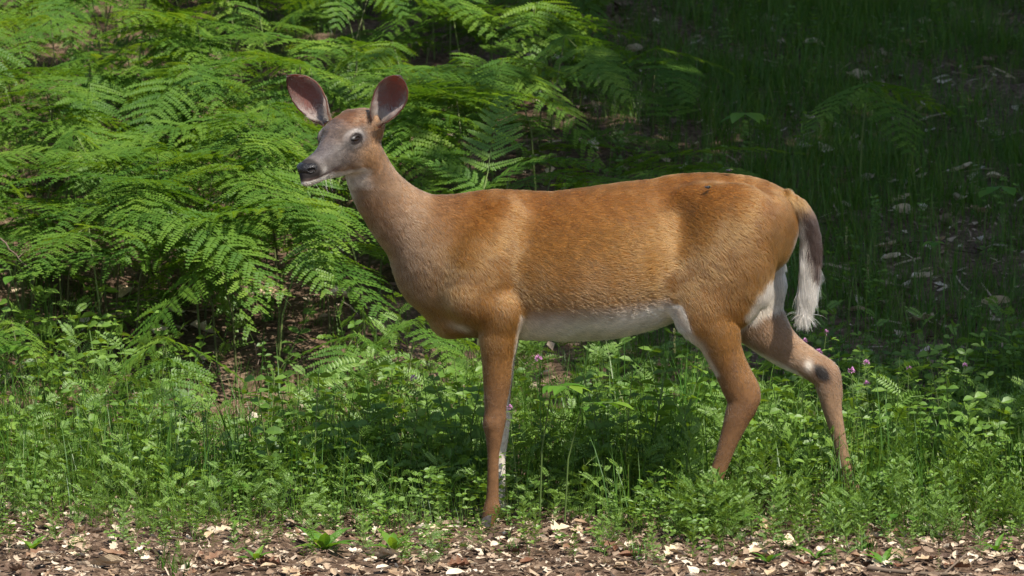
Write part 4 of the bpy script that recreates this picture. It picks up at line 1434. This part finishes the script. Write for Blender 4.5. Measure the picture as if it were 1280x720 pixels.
for px, py, n, L, lab in ((405, 690, 8, .085, 'long-leaved rosette left of the big pale dead leaf'), (492, 690, 7, .07, 'leaf rosette right beside the big pale dead leaf'), (480, 655, 5, .05, 'small leaf rosette behind the big pale dead leaf'),
                          (40, 690, 6, .05, 'small leaf rosette at the lower left corner'), (320, 702, 5, .05, 'leaf rosette on the litter at lower left, by the bright seedling'), (1020, 700, 6, .05, 'leaf rosette at the bottom right of the middle'),
                          (1105, 708, 6, .05, 'leaf rosette at the bottom, right of the grass tuft'), (1245, 690, 5, .045, 'leaf rosette near the lower right corner'), (960, 705, 5, .045, 'leaf rosette at the bottom below the hind feet')):
    rosette(px, py, n, L, lab)

# red clover in flower: head positions in the photograph
def flower_mesh(seed):
    q = random.Random(seed); m = MB()
    for i in range(46):
        v = Vector((q.gauss(0, 1), q.gauss(0, 1), q.gauss(.3, .8))).normalized()
        d, s, n = basis(v + Zu * .5)
        m.kite(v * .004, d, s, n, q.uniform(.006, .009), .0028, min(1, max(0, .5 + .5 * v.z + q.uniform(-.2, .2))))
    return m.mesh('flower_head', M['pink'])


FLW = [flower_mesh(i) for i in range(3)]
for px, py, y, lab in ((517, 471, .35, 'red clover with a pink flower in front of the chest'), (673, 446, .40, 'red clover with a pink flower just under the belly'), (637, 507, -.02, 'red clover with a small pink flower beside the front knee'),
                       (1006, 425, .55, 'red clover with a pink flower just below the tail tip, leftmost by the hock'), (1023, 438, .50, 'red clover with a pink flower just above the far hock'), (1033, 413, .60, 'clover with a pale faded flower, tallest of those under the deer tail'),
                       (1064, 461, .40, 'red clover with a pink flower just right of the far hock'), (1083, 452, .45, 'red clover with a pink flower, upper one right of the far hock'), (1084, 478, .35, 'red clover with a pink flower, lowest of those right of the far hock'),
                       (1136, 458, .55, 'clover with a small pink flower out in the shade edge'), (1206, 455, .7, 'clover with a small pink flower near the right edge')):
    p = P(px, py, y); g = float(hgt(p[0], y)); h = p[2] - g
    e = empty('red_clover', (p[0], y, g - .005), 0, lab, 'flower', 'red clover in flower')
    m, lf = MB(), MB()
    off = Vector((rng.uniform(-.05, .05), rng.uniform(-.04, .04), 0))
    pts = [off, off * .7 + Zu * h * .4, off * .25 + Zu * h * .75, Zu * h]
    m.tube(pts, [.0018, .0016, .0013, .0011], 4, .3)
    for k in range(9):
        b, tg = along(pts, .25 + .74 * k / 9)
        az = rng.uniform(0, 6.28)
        b2 = b + Vector((math.cos(az), math.sin(az), .5)) * .022
        m.tube([b, b2], [.0008, .0006], 3, .5)
        for j in range(3):
            a = az + (j - 1) * 1.3
            d, s, n = basis((math.cos(a), math.sin(a), rng.uniform(-.1, .4)))
            lf.leaf(b2, d, s, n, rng.uniform(.018, .026), .012, rng.uniform(.4, .9), .3, .3, (0, .85, .9, 0))
    put('stem', m.mesh('stem', M['stem']), e); put('leaves', lf.mesh('leaves', M['herb']), e)
    f = put('flower_head', FLW[rng.randrange(3)], e, (0, 0, h), (rng.uniform(-.4, .4), rng.uniform(-.4, .4), 0), .85 if 'small' in lab or 'pale' in lab else 1.05)

# sprigs that have crept out over the litter
cells = {}
for n in range(185):
    px = rng.uniform(-20, 1300); y = front_edge(px) - .03 - .50 * rng.random() ** 1.4
    x = (px - 640) / FPX * (y + 12)
    o = herb(rng.choice(('feathery_herb', 'sweet_fern', 'clover', 'leafy_herb', 'feathery_herb')), x, y, rng.uniform(.05, .14), None, 'sprigs out on the litter')
    k = o.name.split('.')[0]
    zone = 'far left' if px < 260 else ('left of the front hooves' if px < 560 else ('below the belly' if px < 850 else ('below the hind legs' if px < 1085 else 'far right')))
    cells.setdefault((k, zone), []).append((px, o))
for (k, zone), it in cells.items():
    ordlab(it[:24], 'small ' + SHORT[k] + ' out on the litter, ' + zone + ', {} from left')
cells = {}
for n in range(34):
    px = rng.choice((rng.uniform(0, 560), rng.uniform(330, 590), rng.uniform(660, 840), rng.uniform(1090, 1290)))
    y = rng.uniform(.12, .75); x = (px - 640) / FPX * (y + 12)
    k = rng.choice(('feathery_herb', 'leafy_herb', 'leafy_herb', 'feathery_herb', 'clover'))
    o = herb(k, x, y, rng.uniform(.33, .47), None, 'tall sprigs above the verge')
    zone = 'at the far left' if px < 260 else ('before the neck' if px < 590 else ('under the belly' if px < 850 else 'right of the hind legs'))
    cells.setdefault((k, zone), []).append((px, o))
for (k, zone), it in cells.items():
    ordlab(it[:24], 'tall ' + SHORT[k] + ' rising above the others ' + zone + ', {} from left')
for i, (px, py, h) in enumerate(((862, 664, .14), (878, 668, .15), (893, 664, .15), (908, 668, .14), (924, 663, .13), (846, 664, .12))):
    g = ground(px, py)
    herb('feathery_herb', g[0], g[1], h, 'feathery herb hiding the near hind foot, ' + ORD[(1, 2, 3, 4, 5, 0)[i]] + ' from left', 'herbs in front of the near hind foot')

# grass tufts one can pick out
TUFT = [proto_grass(200 + i, .34, 46, .045, .0026, (.02, .30)).mesh('blades', M['broad']) for i in range(3)] + [proto_grass(220 + i, .10, 24, .03, .0022, (.1, .8)).mesh('blades', M['grass']) for i in range(3)]
for px, py, k, sc, lab in ((850, 600, 0, 1.25, 'tall bright grass tuft right behind the near thigh, under the groin'), (828, 595, 1, 1.0, 'shorter grass tuft left of the tall bright one'), (876, 585, 2, 1.0, 'grass tuft half hidden behind the near hind leg'),
                          (225, 716, 3, .9, 'low grass tuft on the litter at lower left'), (205, 708, 4, .7, 'little grass tuft beside the low one at lower left'), (1085, 690, 5, .9, 'loose grass tuft on the litter right of the hind feet'),
                          (545, 640, 4, .5, 'little grass tuft left of the front hoof'), (60, 425, 0, .55, 'grass tuft on the open strip at the left edge'), (25, 415, 1, .5, 'thin grass tuft at the far left edge of the open strip'),
                          (640, 690, 3, .6, 'low grass tuft right below the front hooves'), (800, 700, 4, .7, 'low grass tuft at the bottom below the belly'), (900, 690, 5, .6, 'low grass tuft below the near hind foot'), (335, 400, 2, .45, 'grass tuft under the dark-leaved fern')):
    g = ground(px, py)
    e = put('grass_tuft', TUFT[k], None, g, (0, 0, rng.uniform(0, 6)), sc)
    tag(e, lab, 'grass tuft', 'grass tufts that stand out')

# grass gone to seed in the shade
for px, py, y, lab in ((748, 92, 3.6, 'tall grass with a loose seed head behind the back, left of the pair'), (800, 95, 3.7, 'tall grass with a loose seed head behind the back, right of the pair'), (768, 120, 3.5, 'shorter seeding grass between the pair behind the back'),
                       (1058, 285, 1.6, 'yellowish grass spike in the shade right of the tail'), (1085, 320, 1.4, 'slender grass spike right of the yellowish one'), (843, 412, .5, 'grass spike standing before the near thigh')):
    p = P(px, py, y); g = float(hgt(p[0], y)); h = p[2] - g
    e = empty('seeding_grass', (p[0], y, g), 0, lab, 'grass', 'grasses gone to seed')
    m = MB(); off = Vector((rng.uniform(-.04, .04), 0, 0))
    pts = [off, off * .5 + Zu * h * .5, Zu * h]
    m.tube(pts, [.0012, .001, .0006], 3, .8)
    for k in range(3): blade(m, off + Zu * .02, rng.uniform(0, 6.28), h * .5, .5, .0022, .4, 4)
    put('stem', m.mesh('stem', M['grass']), e)
    m = MB(); open_ = 'loose' in lab or 'shorter' in lab
    for k in range(60):
        u = rng.random()
        c = Zu * (h - u * (.16 if open_ else .07))
        a = rng.uniform(0, 6.28); r = (.05 * u * rng.random() if open_ else .002)
        p2 = c + Vector((math.cos(a) * r, math.sin(a) * r, r * .4))
        if open_ and k % 3 == 0: m.tube([c - Zu * .01, p2], [.0005, .0003], 3, .3)
        d, s, n = basis((math.cos(a) * .4, math.sin(a) * .4, 1))
        m.kite(p2, d, s, n, .007, .003, rng.random())
    put('seed_head', m.mesh('seed_head', M['seed']), e)

# ---- masses nobody could count
spots = {k: [] for k in KARR}
cnt = 0
while cnt < 1250:
    px = rng.uniform(-420, 1750)
    y = front_edge(px) + .05 + 2.3 * rng.random() ** 1.25
    x = (px - 640) / FPX * (y + 12)
    if rng.random() < bare(x, y) * 1.1: continue
    if y > 1.7 and x > .1 and rng.random() < .6: continue
    u = y - front_edge(px)
    h = min(.34, .10 + .40 * u) * rng.uniform(.65, 1.15)
    if px < 360: h = min(h, .14 + .14 * u)
    if px > 640: h = min(h, .30)
    if blocked(px, y, h): continue
    k = pick(x, y); i = rng.randrange(len(KARR[k]))
    spots[k].append((i, x, y, float(hgt(x, y)) - .006, rng.uniform(0, 6.28), h / KH[k][i], rng.uniform(-.15, .15), rng.uniform(-.15, .15)))
    cnt += 1
for n in range(60):
    px = rng.uniform(852, 930) if n < 36 else rng.uniform(1035, 1090)
    y = rng.uniform(-.30, -.15); x = (px - 640) / FPX * (y + 12)
    k = 'feathery_herb' if n % 3 else 'sweet_fern'; i = rng.randrange(4)
    spots[k].append((i, x, y, float(hgt(x, y)) - .006, rng.uniform(0, 6.28), (rng.uniform(.14, .195) if n < 36 else rng.uniform(.11, .165)) / KH[k][i], rng.uniform(-.15, .15), rng.uniform(-.15, .15)))
for k, sp in spots.items():
    if not sp: continue
    V, F, T = scatter(KARR[k], sp)
    o = put('ground_cover', fast_mesh('ground_cover', V, F, T, mats=(M['herb'],)))
    tag(o, 'mass of ' + NICE[k].replace(' herb', ' herbs') + ' filling the verge', kind='stuff')

BV = {k: v for k, v in KARR.items() if k in ('clover', 'leafy_herb')}
for k in BV:
    sp = []
    for n in range(110):
        x = rng.uniform(-.1, 2.6); y = 1.7 + 7 * rng.random(); i = rng.randrange(len(BV[k]))
        sp.append((i, x, y, float(hgt(x, y)), rng.uniform(0, 6.28), rng.uniform(.35, .75), rng.uniform(-.15, .15), rng.uniform(-.15, .15)))
    V, F, T = scatter(BV[k], sp)
    tag(put('bank_weeds', fast_mesh('bank_weeds', V, F, T, mats=(M['herb'],))), 'small ' + ('clover' if k == 'clover' else 'leafy') + ' weeds dotted over the shaded bank', kind='stuff')

# fine grass: thin on the verge, thick on the shaded bank
GP = [proto_grass(300 + i, .15, 16, .07, .0016, (.2, 1.0)).arrays() for i in range(4)] + [proto_grass(320 + i, .27, 9, .07, .0014, (.05, .5)).arrays() for i in range(4)]
sp = []
while len(sp) < 10500:
    y = .2 + 9.8 * rng.random() ** .85
    x = rng.uniform(-3.4, 4.4)
    dens = float(sst(.0, .5, x - .0 - .02 * y) * .85 + .15) if y > 1.0 else .25
    if y > 1.2: dens *= .55 + .45 * math.sin(x * 2.7 + 1.3 * math.sin(y * 1.9)) * math.sin(y * 2.3 + .5)
    if rng.random() > dens * (1 - .8 * bare(x, y)): continue
    i = rng.randrange(4) + (4 if rng.random() < .30 else 0)
    sp.append((i, x, y, float(hgt(x, y)) - .01, rng.uniform(0, 6.28), rng.uniform(.6, 1.15), rng.uniform(-.1, .1), rng.uniform(-.1, .1)))
for n in range(720):
    px = rng.uniform(-60, 1340); y = front_edge(px) + rng.uniform(.05, 1.5); x = (px - 640) / FPX * (y + 12)
    if blocked(px, y, .3) or bare(x, y) > .5: continue
    sp.append((4 + rng.randrange(4), x, y, float(hgt(x, y)) - .01, rng.uniform(0, 6.28), rng.uniform(.8, 1.7) * min(1, .35 + 1.5 * (y - front_edge(px))), rng.uniform(-.12, .12), rng.uniform(-.12, .12)))
V, F, T = scatter(GP, sp)
tag(put('bank_grass', fast_mesh('bank_grass', V, F, T, mats=(M['grass'],))), 'fine grass covering the shaded bank and the verge', kind='stuff')

# ------------------------------------------------------------------ dead leaves, twigs, fragments
def dead_leaf(seed, lobed):
    """a curled dry leaf about 1 m long (scaled down when placed)"""
    q = random.Random(seed); m = MB()
    n = 7
    curl, bend, tw = q.uniform(.3, 1.2) * q.choice((1, 1, -1)), q.uniform(-.5, .7), q.uniform(-.5, .5)
    vs, fs = [], []
    for i in range(n):
        u = i / (n - 1)
        w = math.sin(math.pi * min(.06 + .9 * u, 1)) ** .8 * .30
        if lobed: w *= (1.25 if i % 2 else .62)
        if i == n - 1: w = .01
        for j in range(5):
            v = (j - 2) / 2
            a = v * curl
            yy = w * v * (1 - .12 * curl * curl * v * v)
            zz = w * abs(v) ** 1.6 * curl * .9 + bend * .35 * (u - .5) ** 2 * 2 + .03 * q.uniform(-1, 1) + tw * v * w * (u - .4)
            vs.append((u - .5 + (.06 * abs(v) if lobed else 0), yy, zz + .06))
    for i in range(n - 1):
        for j in range(4):
            a, b = i * 5 + j, (i + 1) * 5 + j
            fs += [(a, b, b + 1), (a, b + 1, a + 1)]
    m.add(vs, fs, .5)
    m.tube([(-.5, 0, .05), (-.62, .02, .03), (-.72, .05, .02)], [.012, .01, .008], 3, .2)
    return m.arrays()


DL = [dead_leaf(400 + i, i % 2 == 0) for i in range(8)]
TONES = {'dark brown': .10, 'red-brown': .24, 'brown': .42, 'tan': .66, 'pale tan': .84, 'bleached': .98}
DLM = {(i, t): fast_mesh('dry_leaf', V, F, np.full(len(V), v, np.float32) + np.float32(.08) * np.sin(np.arange(len(V))).astype(np.float32), mats=(M['litter'],)) for i, (V, F, T) in enumerate(DL) for t, v in TONES.items()}


def lay(px, py, size, tone, label=None, lift=0.0, group='dead leaves on the ground'):
    g = ground(px, py)
    o = put('dry_leaf', DLM[(rng.randrange(8), tone)], None, (g[0], g[1], g[2] + .004 + lift), (rng.uniform(-.35, .35), rng.uniform(-.35, .35), rng.uniform(0, 6.28)), size)
    return tag(o, label, 'dead leaf', group)


for px, py, sz, tone, lab in ((49, 663, .085, 'tan', 'tan dead leaf at the edge of the herbs at lower left'), (259, 668, .07, 'bleached', 'bleached dead leaf at the herb edge, left of the long-leaved rosette'),
                              (135, 711, .09, 'tan', 'tan curled dead leaf at the bottom left, left of the grass tuft'), (142, 697, .07, 'red-brown', 'red-brown dead leaf lying against the tan curled one'),
                              (484, 699, .095, 'pale tan', 'big pale dead leaf standing up between two rosettes'), (760, 708, .05, 'tan', 'orange-tan dead leaf at the bottom under the belly'),
                              (882, 681, .085, 'tan', 'large tan dead leaf left of the hind feet'), (989, 680, .07, 'pale tan', 'pale tan dead leaf below the middle sweet fern'), (944, 689, .055, 'bleached', 'greyish dead leaf below the short sweet fern'),
                              (1030, 674, .085, 'red-brown', 'large red-brown dead leaf right of the middle sweet fern'), (904, 713, .055, 'bleached', 'bleached dead leaf at the bottom, below the large tan one'),
                              (899, 668, .065, 'red-brown', 'red-brown dead leaf just above the large tan one'), (962, 663, .08, 'brown', 'brown dead leaf leaning under the short sweet fern'),
                              (1198, 714, .075, 'dark brown', 'dark dead leaf lying on the stick at the lower right'), (700, 665, .07, 'pale tan', 'pale leaf just right of the front hooves'), (1185, 685, .05, 'pale tan', 'small pale leaf at the right, beyond the grass tuft'),
                              (60, 408, .12, 'bleached', 'bleached leaf lit by the sun on the open strip at far left'), (305, 378, .13, 'bleached', 'sunlit bleached leaf under the dark-leaved fern'), (335, 372, .11, 'pale tan', 'sunlit pale leaf right beside the bleached one under the fern'),
                              (430, 376, .12, 'pale tan', 'sunlit pale leaf on the ground left of the chest'), (455, 384, .10, 'tan', 'sunlit tan leaf next to the deer\'s chest')):
    lay(px, py, sz, tone, lab, group='dead leaves that stand out')

cells = {}
for n in range(228):
    px = rng.uniform(-20, 1300)
    py = 645 + 78 * rng.random() ** .8 + (8 if px > 840 else 0)
    tone = rng.choice(('dark brown', 'red-brown', 'red-brown', 'brown', 'brown', 'tan', 'tan', 'pale tan', 'bleached'))
    o = lay(px, py, rng.uniform(.028, .062), tone)
    q = proj(np.array(o.location))
    band = 'bottom edge' if q[1] > 705 else ('bare strip' if q[1] > 678 else 'foot of the herbs')
    zone = 'left of the rosettes' if px < 380 else ('near the rosettes' if px < 640 else ('between front and hind feet' if px < 880 else ('below the hind feet' if px < 1080 else 'right of the hind feet')))
    cells.setdefault((tone, band, zone), []).append((px, o))
for (t, band, zone), it in cells.items():
    ordlab(it[:24], '' + t + ' dead leaf, ' + band + ' ' + zone + ', {} from left')
cells = {}
for n in range(46):
    px, py = (rng.uniform(1000, 1290), rng.uniform(60, 420)) if n < 26 else ((rng.uniform(650, 900), rng.uniform(60, 200)) if n < 34 else (rng.uniform(0, 470), rng.uniform(360, 430)))
    o = lay(px, py, rng.uniform(.06, .12), rng.choice(('pale tan', 'bleached', 'tan')), None, .01, 'dead leaves up on the bank')
    zone = 'in the shaded grass at right' if n < 26 else ('in the grass behind the back' if n < 34 else 'on the open strip before the ferns')
    band = int((py - 60) / 120) if n < 26 else 0
    cells.setdefault((zone, band), []).append((px, o))
for (z, b), it in cells.items():
    ordlab(it[:24], 'pale dead leaf ' + z + (', ' + ('top', 'middle', 'low')[min(b, 2)] + ' level' if 'right' in z else '') + ', {} from left')

# twigs and the stick
def stick(p0, p1, r, label, name='twig'):
    a, b = np.array(p0), np.array(p1)
    d = b - a; n = 6
    o = empty(name, a, 0, label, name, 'sticks on the ground')
    m = MB()
    m.tube([Vector(d * (i / n)) + Vector((rng.uniform(-1, 1), rng.uniform(-1, 1), rng.uniform(-.5, 1))) * r * 1.2 for i in range(n + 1)], [r * (1 - .5 * i / n) * rng.uniform(.85, 1.1) for i in range(n + 1)], 7, .4)
    put('shaft', m.mesh('shaft', M['twig'], True), o)
    m = MB(); c = Vector(d * .6)
    m.tube([c, c + Vector((d[0] * .12, .02, r * 4)), c + Vector((d[0] * .2, .03, r * 7))], [r * .5, r * .4, r * .2], 5, .5)
    put('side_shoot', m.mesh('side_shoot', M['twig'], True), o)


for (x0, y0, x1, y1, r, lab) in ((1085, 716, 1245, 722, .007, 'long dark stick lying along the bottom edge at lower right'), (330, 706, 400, 712, .0035, 'thin twig at the bottom below the long-leaved rosette'),
                                 (560, 712, 640, 704, .003, 'thin twig at the bottom below the front hooves'), (700, 690, 770, 684, .003, 'thin pale twig right of the front hooves'), (150, 690, 200, 680, .003, 'thin twig on the litter at lower left')):
    stick(ground(x0, y0) + np.array([0, 0, r]), ground(x1, y1) + np.array([0, 0, r]), r, lab)
stick(P(0, 298, 2.1), P(38, 338, 2.05), .003, 'bare pale twig slanting under the ferns at the left edge')
stick(ground(326, 500), P(318, 430, 1.2), .003, 'bare thin stem standing by the hollow in the herbs')

# fragments: one mass
CH = []
for i in range(10):
    q = random.Random(500 + i); m = MB()
    k = q.choice((4, 5, 5, 6))
    ang = sorted(q.uniform(0, 6.28) for _ in range(k))
    el = q.uniform(.35, 1)
    ring = [(math.cos(a) * q.uniform(.6, 1), math.sin(a) * el * q.uniform(.6, 1), q.uniform(-.1, .35)) for a in ang]
    m.add(ring + [(0, 0, q.uniform(0, .2))], [(j, (j + 1) % k, k) for j in range(k)], .5)
    CH.append(m.arrays())
for i in range(3):
    q = random.Random(530 + i); m = MB(); m.tube([(-1.6, 0, .1), (0, q.uniform(-.2, .2), .2), (1.6, q.uniform(-.4, .4), .1)], [.10, .10, .06], 3, .4); CH.append(m.arrays())
sp = []
for n in range(26000):
    if n < 19000:
        x = rng.uniform(-1.75, 1.75) if n < 13500 else rng.uniform(-3.6, 3.6); y = -1.1 + 1.75 * rng.random() if n < 13500 else rng.uniform(-2.6, .6)
    else:
        y = .6 + 8.5 * rng.random() ** 1.3; x = rng.uniform(-2.4, 2.5)
        if x < -.1 and y > 2.9 and rng.random() < .8: x = rng.uniform(0, 2.6)
    s = (.004 + .017 * rng.random() ** 2.6) * (1.0 if y < .6 else 2.2)
    kk = rng.randrange(13)
    if rng.random() < .13 and y < 3.2:
        kk = 13 + rng.randrange(8); s = rng.uniform(.016, .040)
    sp.append((kk, x, y, float(hgt(x, y)) + .004 + .006 * rng.random(), rng.uniform(0, 6.28), s, rng.uniform(-.5, .5), rng.uniform(-.5, .5)))
V, F, T = scatter([(a, b, c * 1.0) for a, b, c in CH] + DL, sp, .45)
tag(put('leaf_litter', fast_mesh('leaf_litter', V, F, T, mats=(M['chip'],))), 'broken leaves and bark crumbs strewn over the soil', kind='stuff')
